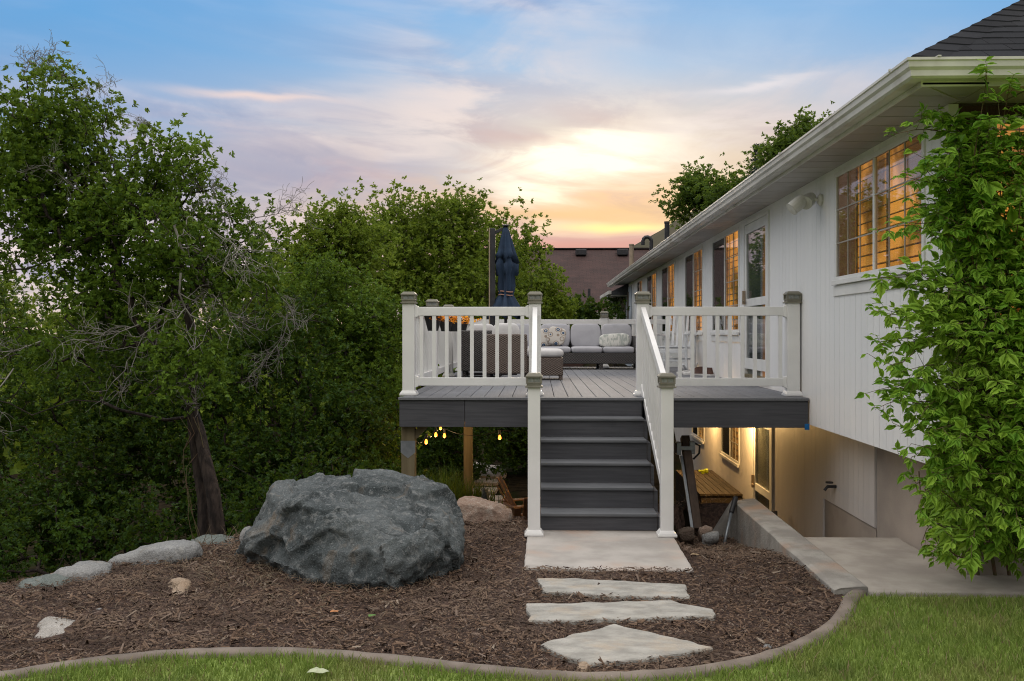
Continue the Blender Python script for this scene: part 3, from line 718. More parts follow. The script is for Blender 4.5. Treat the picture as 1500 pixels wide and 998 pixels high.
# double floodlight on the wall
p_ = atX(1204, 293, XW); fl = MB(); fl.lathe((0,0,0), [(.001,0),(.055,0),(.06,.02),(.04,.04),(.001,.045)], 14)
for i in range(len(fl.v)): x_, y_, z_ = fl.v[i]; fl.v[i] = (XW - z_, p_.y + x_, p_.z + y_)
fl.tube([(XW-.03, p_.y, p_.z), (XW-.13, p_.y, p_.z+.02)], .015, 8)
fo = fl.build('floodlight', M['gutter'], house, smooth=False)
for (dy, dx, dz, ly) in ((.05, -.13, .01, -.75), (-.0, -.24, -.03, -.1)):
    l_ = MB(); c0 = Vector((XW+dx+.02, p_.y+dy, p_.z+dz)); ax = Vector((-.55, ly, -.45)).normalized()
    rr = [.028,.05,.062,.066,.066,.058,.03,.022]; tt = [-.09,-.07,-.03,0,.10,.102,.085,.09]
    l_.tube([c0+ax*t for t in tt], rr, 16); l_.build('lamp_head', M['gutter'], fo, smooth=False)
# ------------------------------------------------------------------ the deck
DZ = 1.077; YF = 10.0; YB = 19.4; DX0 = -1.428; DX1 = XW - .012; RS = .1846; RUN = .279
deck = empty('deck', ((DX0+DX1)/2, YF, -.4), 'raised grey composite deck with white railings and a flight of stairs', 'deck')
fb = MB(); x = DX0 + .012; pitch = .1445; fb_y0 = YF + .13
off = (.153 - x) % pitch
xs_ = [x] + [x + off + k*pitch for k in range(int((DX1-x-off)/pitch)+1)] + [DX1]
for a, b in zip(xs_[:-1], xs_[1:]):
    if b-a < .02: continue
    for (y0, y1) in ((fb_y0, 14.44), (14.60, YB-.15)):
        fb.box(a+.003, b-.003, y0, y1, DZ-.028, DZ)
fb.box(DX0+.012, DX1, 14.446, 14.594, DZ-.028, DZ)
for (a, b) in ((DX0-.012, DX1),): fb.box(a, b, YF-.022, fb_y0-.004, DZ-.028, DZ); fb.box(a, b, YB-.146, YB+.02, DZ-.028, DZ)
fb.build('deck_floor', M['board_y'], deck, .004)
fa = MB(); fa.box(DX0, -.762+.0, YF, YF+.026, .775, DZ-.03); fa.box(-.757, -.005, YF, YF+.026, .775, DZ-.03); fa.box(1.04, DX1, YF, YF+.026, .775, DZ-.03)
fa.box(DX0, DX0+.026, YF+.028, YB, .775, DZ-.03); fa.box(DX0+.03, DX1, YB-.026, YB, .775, DZ-.03)
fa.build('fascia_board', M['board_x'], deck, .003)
jo = MB(); y = YF + .06
while y < YB-.1: jo.box(DX0+.03, DX1-.02, y, y+.04, .83, DZ-.031); y += .4
jo.build('joist', M['ptwood'], deck)
for (px, Y, w_, zb) in ((599, 10.19, .14, -1.3), (686, 14.6, .13, -1.55), (686-0, 18.6, .12, -1.6)):
    p_ = atY(px, 640, Y); sp = MB(); sp.box(p_.x-w_/2, p_.x+w_/2, Y-w_/2, Y+w_/2, zb, .829)
    so_ = sp.build('support_post', M['ptwood'], deck, .006)
    if Y < 11:
        br = MB(); br.prism([(p_.x-.075,.62),(p_.x+.075,.62),(p_.x+.075,.50),(p_.x,.44),(p_.x-.075,.50)], 1, Y-w_/2-.004, Y-w_/2-.001); br.build('metal_plate', M['steel'], so_)
        k_ = MB(); k_.beam((p_.x+.06, Y, .66), (p_.x+.19, Y, .80), .07, .09, (0,1,0)); k_.build('knee_brace', M['ptwood'], so_)

# railing posts
def post_mesh(w, h, flange=True):
    m_ = MB(); m_.box(-w/2, w/2, -w/2, w/2, 0, h)
    if flange:
        f = w/2+.028
        m_.quadbox([(-f,-f,.001),(f,-f,.001),(f,f,.001),(-f,f,.001),(-f,-f,.022),(f,-f,.022),(f,f,.022),(-f,f,.022)])
        g2 = w/2+.006
        m_.quadbox([(-f+.004,-f+.004,.0225),(f-.004,-f+.004,.0225),(f-.004,f-.004,.0225),(-f+.004,f-.004,.0225),(-g2,-g2,.052),(g2,-g2,.052),(g2,g2,.052),(-g2,g2,.052)])
    return m_.mesh('post', M['white'])
def cap_mesh(w):
    m_ = MB(); a = w/2+.004; b = w/2+.012; c_ = w/2-.002
    m_.box(-b-.006, b+.006, -b-.006, b+.006, 0, .014); m_.box(-c_-.008, c_+.008, -c_-.008, c_+.008, .014, .034); m_.box(-b, b, -b, b, .034, .046)
    m_.box(-c_, c_, -c_, c_, .046, .086, 1)                       # lamp glass behind the corner bars
    for sx in (-1, 1):
        for sy in (-1, 1): m_.box(sx*b-(.018 if sx > 0 else 0), sx*b+(.018 if sx < 0 else 0), sy*b-(.018 if sy > 0 else 0), sy*b+(.018 if sy < 0 else 0), .046, .086)
    for s_ in (-1, 1):
        m_.box(-.003, .003, s_*(b-.004)-.004, s_*(b-.004)+.004, .046, .086); m_.box(s_*(b-.004)-.004, s_*(b-.004)+.004, -.003, .003, .046, .086)
    m_.box(-b-.005, b+.005, -b-.005, b+.005, .086, .098)
    t = b+.004; u = b*.72
    m_.quadbox([(-t,-t,.0985),(t,-t,.0985),(t,t,.0985),(-t,t,.0985),(-u,-u,.124),(u,-u,.124),(u,u,.124),(-u,u,.124)])
    return m_.mesh('post_cap', [M['olive'], M['capglass']])
PW = .127; pm = post_mesh(PW, .967); cm = cap_mesh(PW)
NW = .106; pm2 = post_mesh(NW, 1.266); cm2 = cap_mesh(NW*1.06)
YR = YF + .35; XLr = -1.375; XRr = 2.644; XS0, XS1 = -.045, 1.082
def add_post(x, y, z=DZ, me=pm, cme=cm, h=.967):
    o = inst('railing_post', me, deck, (x, y, z), bevel=.004)
    c_ = bpy.data.objects.new('post_cap', cme); link(c_, o); c_.location = (0, 0, h); kids_of.setdefault(o.name, []).append(c_)
    b = c_.modifiers.new('bevel', 'BEVEL'); b.width = .0025; b.segments = 2
    return o
for x, y in ((XLr, YR), (XS0, YR), (XS1, YR), (XRr, YR), (XLr, 12.62), (XLr, 14.89), (XLr, 17.16), (XLr, YB-.12), (1.27, YB-.12)): add_post(x, y)
YN = 8.43
for x in (XS0, XS1+.005): add_post(x, YN, .0, pm2, cm2, 1.266)
RT0, RT1, RB0, RB1 = 1.915, 2.008, 1.178, 1.264
bal = {}
def baluster(h):
    k = round(h, 3)
    if k not in bal: bal[k] = MB().box(-.019, .019, -.019, .019, 0, h).mesh('baluster', M['white'])
    return bal[k]
def rail(p0, p1, n, balusters=True):
    """level railing panel between two posts"""
    a = Vector((*p0, 0)); b = Vector((*p1, 0)); d = (b-a).normalized(); a2 = a + d*PW/2; b2 = b - d*PW/2
    r_ = MB(); r_.beam(a2+Vector((0,0,(RT0+RT1)/2)), b2+Vector((0,0,(RT0+RT1)/2)), .05, RT1-RT0)
    def brackets(mb_, z0, z1):
        for q, s in ((a2, 1), (b2, -1)):
            m0 = q + Vector((0,0,(z0+z1)/2)); mb_.beam(m0, m0 + d*s*.035, .078, z1-z0+.045, w1=.062, h1=z1-z0+.016)
    brackets(r_, RT0, RT1)
    ro = r_.build('railing', M['white'], deck, .005)
    l_ = MB(); l_.beam(a2+Vector((0,0,(RB0+RB1)/2)), b2+Vector((0,0,(RB0+RB1)/2)), .05, RB1-RB0); brackets(l_, RB0, RB1); l_.build('bottom_rail', M['white'], ro, .005)
    L = (b-a).length
    for k in range(n):
        q = a + d * (L*(k+1)/(n+1))
        inst('baluster', baluster(RT0-RB1), ro, (q.x, q.y, RB1))
    return ro
rail((XLr, YR), (XS0, YR), 9)
rail((XS1, YR), (XRr, YR), 11)
rail((XLr, YR), (XLr, 12.62), 15); rail((XLr, 12.62), (XLr, 14.89), 15); rail((XLr, 14.89), (XLr, 17.16), 15); rail((XLr, 17.16), (XLr, YB-.12), 14)
rail((XLr, YB-.12), (1.27, YB-.12), 18)
rail((1.27, YB-.12), (XW-.07, YB-.12), 9)

# stairs: closed risers, six steps down to the slab
st = MB()
for k in range(1, 6):
    yn = YF - RUN*k
    for (a, b) in ((.0, RUN*.5-.003), (RUN*.5+.003, RUN+.02)): st.box(.012, 1.032, yn-.004+a, yn+b, DZ-RS*k-.027, DZ-RS*k)
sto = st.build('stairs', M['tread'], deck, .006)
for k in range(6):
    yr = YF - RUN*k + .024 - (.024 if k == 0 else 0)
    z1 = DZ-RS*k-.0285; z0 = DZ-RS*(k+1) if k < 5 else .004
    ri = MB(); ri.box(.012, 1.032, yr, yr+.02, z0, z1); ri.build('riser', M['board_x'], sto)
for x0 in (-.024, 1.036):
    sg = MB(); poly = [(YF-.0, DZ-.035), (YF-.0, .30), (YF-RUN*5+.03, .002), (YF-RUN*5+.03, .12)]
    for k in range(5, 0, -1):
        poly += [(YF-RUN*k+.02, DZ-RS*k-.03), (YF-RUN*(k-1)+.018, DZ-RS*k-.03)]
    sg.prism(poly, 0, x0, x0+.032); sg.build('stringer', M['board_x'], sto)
for xs0 in (XS0, XS1):
    y0, y1 = YR-PW/2, YN+NW/2; r_ = MB()
    r_.beam((xs0, y0, 1.965), (xs0, y1, 1.29), .05, .085)
    ro = r_.build('stair_railing', M['white'], deck, .005)
    l_ = MB(); l_.beam((xs0, y0, 1.165), (xs0, y1, .36), .05, .082); l_.build('bottom_rail', M['white'], ro, .005)
    for k in range(1, 12):
        f = k/12; yb = y0+(y1-y0)*f; zt = 1.965+(1.29-1.965)*f-.04; zb = 1.165+(.36-1.165)*f+.04
        inst('baluster', baluster(zt-zb), ro, (xs0, yb, zb))
tp = MB(); p_ = atY(1182.5, 625.5, YF-.004); tp.box(p_.x-.025, p_.x+.022, YF-.004, YF-.001, p_.z-.03, p_.z+.03); tp.build('painter_tape', M['tape'], deck)
# ------------------------------------------------------------------ paving, edging, walls, stones
def slab(name, pts, z0, z1, mat, rough=.0, seed=1, bevel=.012, label=None, cat=None, group=None, step=.07, kind=None):
    """flat stone from its outline, with ragged edges and a slightly uneven top"""
    P = []
    for i in range(len(pts)):
        a = Vector(pts[i][:2]); b = Vector(pts[(i+1) % len(pts)][:2]); n = max(1, int((b-a).length/step))
        nrm = Vector((-(b-a).y, (b-a).x)).normalized()
        for k in range(n):
            q = a + (b-a)*k/n; q += nrm*rough*mnoise.fractal(Vector((q.x*7+seed, q.y*7, seed)), 1, 2, 3); P.append((q.x, q.y))
    bm = bmesh.new(); vs = [bm.verts.new((x, y, z1)) for x, y in P]; f = bm.faces.new(vs)
    if f.normal.z < 0: f.normal_flip()
    r = bmesh.ops.extrude_face_region(bm, geom=[f]); bv = [v for v in r['geom'] if isinstance(v, bmesh.types.BMVert)]
    for v in bv: v.co.z = z0
    bm.normal_update()
    bmesh.ops.recalc_face_normals(bm, faces=bm.faces)
    me = bpy.data.meshes.new(name); bm.to_mesh(me); bm.free(); me.materials.append(mat)
    o = bpy.data.objects.new(name, me); link(o)
    if bevel:
        b = o.modifiers.new('bevel', 'BEVEL'); b.width = bevel; b.segments = 2; b.limit_method = 'ANGLE'; b.angle_limit = R(55)
    if kind: o['kind'] = kind
    else: tag(o, label, cat, group)
    return o
slab('concrete_landing', [(-.115,7.24),(1.13,7.20),(1.15,8.9),(-.10,8.9)], -.14, .0, M['pad'], .008, 2, kind='structure')
slab('concrete_patio', [(2.19,6.63),(6.2,6.70),(6.2,7.14),(3.04,7.14),(3.04,8.42),(2.21,8.42)], -.16, .0, M['concrete'], .004, 3, kind='structure', bevel=.015)
M['flag'] = pmat('flagstone', (.425,.41,.375), (.28,.27,.245), 9, .8, .9, 38, (.8,1.4,1), c3=(.42,.355,.28), s3=3.6, bdist=.02, lo=.3, hi=.7)
zs_ = .035
slab('stepping_stone', [atZ(x, y, zs_) for x, y in ((785,846),(870,848),(1004,856),(1010,874),(930,873),(798,866))], -.05, zs_, M['flag'], .03, 5, step=.04, label='narrow grey flagstone step nearest the concrete slab below the stairs', cat='stepping stone', group='flagstone steps in the mulch')
slab('stepping_stone', [atZ(x, y, zs_) for x, y in ((770,884),(985,879),(1041,892),(1044,901),(912,906),(774,908))], -.05, zs_, M['flag'], .028, 6, step=.04, label='longest pale green flagstone step, middle of the three in the mulch', cat='stepping stone', group='flagstone steps in the mulch')
slab('stepping_stone', [atZ(x, y, zs_) for x, y in ((788,944),(900,913),(1046,947),(958,962),(862,973),(846,965))], -.05, zs_, M['flag'], .03, 7, step=.04, label='pointed triangular flagstone nearest the lawn edging, rusty on its rim', cat='stepping stone', group='flagstone steps in the mulch')
# retaining wall with its short return
rw = MB(); c0 = atZ(1226, 866, .03); c1 = atZ(1272, 862, .03); c2 = atZ(1107, 732, .03); c3 = atZ(1076, 735, .03)
# split along its length so that it can be slightly uneven
N = 14; ring = []
for k in range(N+1):
    f = k/N; a = c0.lerp(c3, f); b = c1.lerp(c2, f); ring.append((a, b))
n0 = len(rw.v)
for k, (a, b) in enumerate(ring):
    j = mnoise.noise(Vector((k*.9, 2, 1)))*.012; z = .048 + j*.4
    rw.v += [(a.x-.05+j, a.y, -.75), (a.x-.02+j, a.y, z-.012), (a.x+.02, a.y, z), (b.x-.02, b.y, z), (b.x, b.y, z-.012), (b.x, b.y, -.75)]
for k in range(N):
    for i in range(5): rw.f.append((n0+k*6+i, n0+k*6+i+1, n0+(k+1)*6+i+1, n0+(k+1)*6+i)); rw.m.append(0)
rw.f.append(tuple(n0+i for i in range(6))); rw.m.append(0); rw.f.append(tuple(n0+N*6+i for i in range(6))); rw.m.append(0)
pe = atY(1040, 776, 10.25)
rw.prism([(c3.x+.0, .018), (c2.x-.02, .018), (c2.x-.02, -1.4), (pe.x, -1.4), (pe.x, pe.z)], 1, c3.y+.012, c3.y+.16)
M['wallconc'] = pmat('rough_concrete', (.33,.315,.285), (.23,.215,.195), 4, .85, .5, 45, c3=(.36,.235,.165), s3=1.3, bdist=.02)
o = rw.build('retaining_wall', M['wallconc'], bevel=.006); tag(o, 'low sloping concrete retaining wall between the mulch bed and the patio slab', 'wall')
dw = MB(); dw.box(2.20, 3.05, 8.26, 8.41, -1.5, -.165); dw.box(c2.x+.02, c2.x+.16, 8.42, 10.4, -1.5, -.2)
o = dw.build('basement_wall', M['wallconc']); tag(o, 'concrete wall holding up the patio slab beside the sunken basement door', 'wall')
# curved concrete edging
pts = []
for i in range(len(EDGE)-1):
    for k in range(6): pts.append(EDGE[i].lerp(EDGE[i+1], k/6))
pts.append(EDGE[-1]); 
for it in range(3): pts = [pts[0]] + [(pts[i-1]+pts[i]*2+pts[i+1])/4 for i in range(1, len(pts)-1)] + [pts[-1]]
last = atZ(1262, 874, 0); pts.append(pts[-1].lerp(last, .5)+Vector((0,.04,0))); pts.append(last + Vector((0,.05,0)))
ed = MB(); prof = [(-.052,-.08),(-.052,.020),(-.038,.034),(.0,.038),(.036,.033),(.050,.018),(.050,-.08)]
for i, p in enumerate(pts):
    d = (pts[min(i+1,len(pts)-1)]-pts[max(i-1,0)]); d.z = 0; d.normalize(); nn = Vector((-d.y, d.x, 0))
    wob = mnoise.noise(Vector((i*.35, 1, 0)))*.006
    for (a, z) in prof: ed.v.append(tuple(p + nn*(a+wob) + Vector((0,0,z + mnoise.noise(Vector((i*.5, a*30, 3)))*.005))))
for i in range(len(pts)-1):
    for k in range(6): ed.f.append((i*7+k, i*7+k+1, (i+1)*7+k+1, (i+1)*7+k)); ed.m.append(0)
ed.f.append(tuple(range(7))); ed.m.append(0); ed.f.append(tuple(len(ed.v)-7+k for k in range(7))); ed.m.append(0)
o = ed.build('garden_edging', M['edging'], smooth=True); tag(o, 'curved tan concrete edging between the lawn and the mulch bed', 'edging')

# rocks
def facet(p, f, seed):
    """tilted fracture faces: one plane for every cell, with ledges where they meet"""
    q = Vector((p.x*f*.8 + p.z*f*.35, p.y*f*.8, p.z*f*1.15 - p.x*f*.3)); q += Vector((mnoise.noise(q*1.7), mnoise.noise(q*1.7+Vector((4,0,0))), mnoise.noise(q*1.7+Vector((0,4,0)))))*.16
    c = mnoise.voronoi(q + Vector((seed*2.3, seed, 0)))[1][0]; h = mnoise.cell_vector(c*37.0 + Vector((.5,.5,.5))); h2 = mnoise.cell_vector(c*53.0 + Vector((9.5,.5,.5)))
    return (h.x-.5)*1.3 + ((q + Vector((seed*2.3, seed, 0)) - c).dot(h2*2-Vector((1,1,1))))*.9
def rock(name, pts, res, mats, label, cat, seed=1, amp=.03, freq=3.0, fine=.008, ffreq=14, smooth_it=2, crev=None, group=None, facets=9, fcut=(.80,.95), planes=None, dents=None, final=.35, frac=.02, cfreq=5.0):
    bm = bmesh.new()
    for p in pts: bm.verts.new(p)
    h = bmesh.ops.convex_hull(bm, input=bm.verts)
    bmesh.ops.delete(bm, geom=[v for v in bm.verts if not v.link_faces], context='VERTS')
    gq = random.Random(seed*13+5); pl = list(planes or [])
    for _ in range(facets): pl.append(((gq.gauss(0,1), gq.gauss(0,1)-.25, gq.gauss(0,1)+.25), gq.uniform(*fcut)))
    for nn, fc in pl:                                                # cleave flat fracture faces
        nn = Vector(nn).normalized(); ctr = sum((v.co for v in bm.verts), Vector())/len(bm.verts); mx = max((v.co-ctr).dot(nn) for v in bm.verts)
        bmesh.ops.bisect_plane(bm, geom=bm.verts[:]+bm.edges[:]+bm.faces[:], plane_co=ctr+nn*mx*fc, plane_no=nn, clear_outer=True)
        P_ = [v.co.copy() for v in bm.verts]; bm.clear()
        for p in P_: bm.verts.new(p)
        bmesh.ops.remove_doubles(bm, verts=bm.verts, dist=.004)
        bmesh.ops.convex_hull(bm, input=bm.verts); bmesh.ops.delete(bm, geom=[v for v in bm.verts if not v.link_faces], context='VERTS')
    bmesh.ops.triangulate(bm, faces=bm.faces)
    bmesh.ops.recalc_face_normals(bm, faces=bm.faces)
    t_me = bpy.data.meshes.new('tmp'); bm.to_mesh(t_me); bm.free(); t_o = bpy.data.objects.new('tmp', t_me); col.objects.link(t_o)
    rmod = t_o.modifiers.new('remesh', 'REMESH'); rmod.mode = 'VOXEL'; rmod.voxel_size = res*.8; bpy.context.view_layer.update()
    ev = t_o.evaluated_get(bpy.context.evaluated_depsgraph_get()); e_me = ev.to_mesh(); bm = bmesh.new(); bm.from_mesh(e_me); ev.to_mesh_clear()
    bpy.data.objects.remove(t_o); bpy.data.meshes.remove(t_me)
    for (dc, dr_) in (dents or []):                                  # scooped fractures
        for v in bm.verts:
            e_ = v.co - dc + Vector((mnoise.noise(v.co*5), mnoise.noise(v.co*5+Vector((3,0,0))), mnoise.noise(v.co*5+Vector((0,3,0)))))*.05
            if e_.length < dr_: v.co += e_.normalized()*(dr_-e_.length)*.9
    for it in range(smooth_it): bmesh.ops.smooth_vert(bm, verts=bm.verts, factor=.5, use_axis_x=True, use_axis_y=True, use_axis_z=True)
    bm.normal_update(); bmesh.ops.recalc_face_normals(bm, faces=bm.faces)
    sv_ = Vector((seed*3.1, seed*1.7, seed*.9)); new = []
    for v in bm.verts:
        p = v.co*freq + sv_
        d = amp*(mnoise.ridged_multi_fractal(p, .9, 2.1, 4, 1.0, 2.0)-1.05) + amp*.9*mnoise.fractal(p*.6, 1, 2, 3)
        cell = mnoise.voronoi(p*1.1 + Vector((mnoise.noise(p), mnoise.noise(p+Vector((5,5,5))), 0))*.4)[0]
        d += amp*.5*(cell[0]-.35)
        d += frac*facet(v.co, cfreq, seed)
        d += fine*mnoise.fractal(v.co*ffreq + sv_, .8, 2.1, 5)
        d = max(-1.7*amp-1.2*frac, min(1.5*amp+1.2*frac, d)) + (crev(v.co) if crev else 0)
        new.append(v.co + v.normal*d)
    for v, c_ in zip(bm.verts, new): v.co = c_
    bmesh.ops.smooth_vert(bm, verts=bm.verts, factor=final, use_axis_x=True, use_axis_y=True, use_axis_z=True)
    me = bpy.data.meshes.new(name); bm.to_mesh(me); bm.free(); me.materials.append(mats)
    me.polygons.foreach_set('use_smooth', [True]*len(me.polygons))
    o = bpy.data.objects.new(name, me); link(o); return tag(o, label, cat, group)
def rockmat(name, c1, c2, c3, c4, sp=.5, s=5):
    m, nt, p, out = newmat(name); v = nt.coords()
    big = nt.noise(v, 2.2, 8, .62, .4); mid = nt.noise(v, s*2.5, 8, .7); fine = nt.noise(v, 90, 4, .7); stain = nt.noise(nt.coords((1.3,1,.8)), 3.3, 6, .6, .8)
    c = nt.mix(nt.ramp(big, .38, .62), c1, c2); c = nt.mix(nt.ramp(mid, .52, .70), c, c3); c = nt.mix(nt.math('MULTIPLY', nt.ramp(stain, .58, .72), .7), c, c4)
    c = nt.mix(nt.math('MULTIPLY', nt.ramp(fine, .55, .70), sp), c, tuple(min(1, x*3.0) for x in c2))
    vein = nt.ramp(nt.math('ABSOLUTE', nt.math('SUBTRACT', nt.noise(v, 3.1, 6, .6, 1.0), .5)), .016, .0); c = nt.mix(nt.math('MULTIPLY', vein, .55), c, c3)
    c = nt.mix(nt.math('MULTIPLY', nt.ramp(fine, .45, .28), .6), c, tuple(x*.35 for x in c1))
    nt.put(p.inputs['Base Color'], c); p.inputs['Roughness'].default_value = .75; p.inputs['Specular IOR Level'].default_value = .3
    b1 = nt.bump(nt.noise(v, 14, 9, .72), 1.0, .05); nt.put(p.inputs['Normal'], nt.bump(nt.noise(v, 110, 5, .7), .6, .006, b1)); return m
M['bould'] = rockmat('blue_grey_rock', (.054,.066,.070), (.120,.136,.141), (.245,.255,.255), (.215,.17,.125), .6)
M['pink'] = rockmat('pink_rock', (.33,.225,.17), (.43,.32,.255), (.52,.44,.375), (.24,.14,.105), .2)
M['brownrock'] = rockmat('brown_rock', (.10,.07,.05), (.15,.11,.085), (.2,.16,.13), (.07,.045,.03), .2)
M['pale'] = rockmat('pale_rock', (.26,.265,.265), (.34,.34,.335), (.42,.415,.40), (.30,.27,.23), .25)
M['whiterock'] = rockmat('white_rock', (.42,.39,.35), (.50,.47,.43), (.56,.53,.49), (.36,.31,.26), .2)
M['greenrock'] = rockmat('green_grey_rock', (.13,.155,.14), (.18,.205,.19), (.25,.265,.25), (.2,.18,.14), .25)
M['tanrock'] = rockmat('tan_rock', (.40,.29,.20), (.48,.37,.27), (.53,.44,.35), (.32,.2,.13), .2)
BP = [(352,792,7.55),(362,768,7.75),(376,742,7.8),(391,714,7.7),(414,711,7.5),(440,713,7.35),(470,692,7.9),(500,691,7.9),(538,701,7.8),(566,694,8.0),(583,690,8.0),(612,697,8.0),(642,713,7.9),(662,733,7.7),(673,748,7.6),(675,767,7.45),
      (668,790,7.25),(652,822,7.05),(628,856,6.85),(610,868,6.75),(570,866,6.66),(528,870,6.64),(488,860,6.72),(448,842,6.9),(398,826,7.15),(368,822,7.35),
      (398,792,6.98),(425,738,7.1),(458,745,6.95),(520,760,6.72),(560,790,6.52),(600,800,6.55),(560,840,6.50),(480,830,6.62),(430,800,6.80),(640,790,6.95),(612,745,7.15),(650,745,7.3),
      (380,800,8.3),(450,720,8.45),(560,705,8.6),(640,730,8.5),(660,790,8.3),(500,830,8.6)]
BP = [atY(*p) for p in BP]; bc_ = sum(BP, Vector())/len(BP); BP = [bc_ + (p-bc_)*1.06 + Vector((0,-.14,-.02)) for p in BP]
CR = [atY(*p) for p in ((510,716,7.3),(560,735,7.0),(600,765,6.85),(615,790,6.8),(655,800,7.0))]
CR2 = [atY(*p) for p in ((400,800,6.95),(450,815,6.8),(500,790,6.7),(480,760,6.8))]
def seg_d(p, a, b):
    t = max(0, min(1, (p-a).dot(b-a)/max(1e-9, (b-a).length_squared))); return (p-a-(b-a)*t).length
def crevb(p):
    w_ = Vector((mnoise.noise(p*4), mnoise.noise(p*4+Vector((9,0,0))), mnoise.noise(p*4+Vector((0,9,0)))))*.04
    fr_ = float(sst(np.array(7.7-p.y), 0, .5)); q = p + w_; d1 = min(seg_d(q, CR[i], CR[i+1]) for i in range(len(CR)-1)); d2 = min(seg_d(q, CR2[i], CR2[i+1]) for i in range(len(CR2)-1))
    # the upper right shoulder lies a little behind the front face
    if p.x > 99: return 0
    xz = (p.z - CR[0].z) - (CR[3].z-CR[0].z)/(CR[3].x-CR[0].x)*(p.x-CR[0].x)
    step = -.06*(1/(1+math.exp(-max(-8, min(8, xz*22)))))*float(sst(np.array(7.9-p.y), 0, .7))
    return step - fr_*(.055*math.exp(-(d1/.026)**2) + .045*math.exp(-(d2/.03)**2))
rock('boulder', BP, .018, M['bould'], 'huge craggy blue grey boulder sitting in the mulch left of the stairs', 'boulder', 3, .030, 2.6, .018, 12, 0, crevb, facets=5, fcut=(.92,.98), final=.10, frac=.062, cfreq=2.5, planes=[((-.25,-.9,.30),.76),((.55,-.8,.2),.80),((-.15,-.75,-.62),.80),((.75,-.5,-.35),.84),((-.9,-.2,.4),.84),((-.55,-.7,.45),.84),((.2,-.6,.75),.88)], dents=[(atY(420,676,7.35), .24), (atY(552,664,7.5), .20), (atY(618,703,6.85), .15), (atY(478,806,6.32), .13), (atY(660,845,6.75), .16), (atY(350,752,7.0), .15), (atY(540,815,6.22), .12)])
def simple_rock(px, Y, th, mat, label, seed, res=.035, amp=.02, name='rock', cat='rock', zdown=.15, group=None, up=7):
    pts = []
    for (x, y) in px:
        a = atY(x, y-up, Y); pts += [a, a + Vector((0, th*.5, 0)), a + Vector((0, -th*.25, -.015))]
        pts.append(a + Vector((0, th*.4, -zdown)))
    c_ = sum((p for p in pts), Vector())/len(pts)
    pts = [p + (c_-p)*(.12 if abs((p-c_).y) > th*.2 else 0) for p in pts]
    return rock(name, pts, res, mat, label, cat, seed, amp, 4.0, .006, 20, 0, group=group, facets=10, fcut=(.82,.97), final=.15, frac=.012)
simple_rock([(664,738),(678,729),(700,731),(735,744),(750,756),(753,776),(700,780),(664,770)], 9.0, .5, M['pink'], 'rounded pink sandstone rock behind the boulder', 11, up=1, res=.025)
simple_rock([(150,838),(172,818),(230,805),(284,801),(291,812),(270,826),(210,842),(160,850)], 7.25, .5, M['pale'], 'long pale grey rock on the slope edge, third from the photo left', 12, amp=.012)
simple_rock([(-6,880),(30,862),(62,856),(95,862),(98,878),(40,900),(-4,906)], 6.55, .45, M['greenrock'], 'low grey rock at the far left end of the mulch bed', 13, amp=.015)
simple_rock([(60,852),(90,841),(128,838),(154,842),(150,862),(110,872),(80,874)], 6.8, .4, M['pale'], 'cracked pale rock with a greenish end beside the low grey rock', 14, amp=.02)
simple_rock([(276,800),(290,795),(320,796),(348,802),(340,815),(285,816)], 7.95, .4, M['greenrock'], 'flat greenish rock between the long pale rock and the boulder', 15, amp=.012)
simple_rock([(352,800),(354,784),(362,778),(368,786),(366,806)], 7.9, .25, M['pale'], 'small white rock half hidden behind the left end of the boulder', 16, amp=.01)
def lying(px, label, seed, mat, th=.05, z=.03, cat='stone', name='stone'):
    pts = []
    for (x, y) in px:
        a = atZ(x, y, h1(*atZ(x, y, .03).xy)+z*.4); pts += [a, a*1 + Vector((0,0,-.06))]
    c_ = sum(pts, Vector())/len(pts); pts.append(c_ + Vector((0,.02,th)))
    pts.append(c_ + Vector((.03,-.02,th)))
    return rock(name, pts, .016, mat, label, cat, seed, .006, 5, .003, 30, 1, facets=0)
lying([(49,932),(56,910),(66,897),(84,902),(80,910),(113,907),(100,924),(66,934)], 'flat whitish stone half buried in the mulch at far left', 21, M['whiterock'])
lying([(243,855),(262,849),(278,851),(270,868),(254,871)], 'tan stone in the mulch left of the boulder', 22, M['tanrock'])
lying([(139,891),(150,889),(152,897),(141,899)], 'tiny pale stone between the whitish and the tan stones', 23, M['pale'], .02)
lying([(846,976),(858,971),(861,981),(851,987)], 'rusty brown pebble by the corner of the triangular flagstone', 24, M['tanrock'], .04)
lying([(1118,945),(1127,942),(1130,948),(1121,950)], 'small grey pebble in the mulch right of the triangular flagstone', 25, M['pale'], .03)
for px, Y, mt, lb, sd in (([(1022,782),(1034,776),(1045,778),(1043,790),(1026,792)], 9.55, 'pink', 'small pinkish rock at the foot of the leaning timber', 31), ([(1028,790),(1052,786),(1053,795),(1030,798)], 9.3, 'pale', 'small flat grey rock in front of the small pinkish rock', 32),
                   ([(992,784),(1006,778),(1018,781),(1020,795),(996,796)], 9.3, 'brownrock', 'brown rock beside the right stair newel post', 33), ([(704,735),(707,720),(713,726),(717,738)], 11.5, 'greenrock', 'upright grey slate behind the pink sandstone rock', 34)):
    simple_rock(px, Y, .16, M[mt], lb, sd, res=.02, amp=.01, zdown=.1)

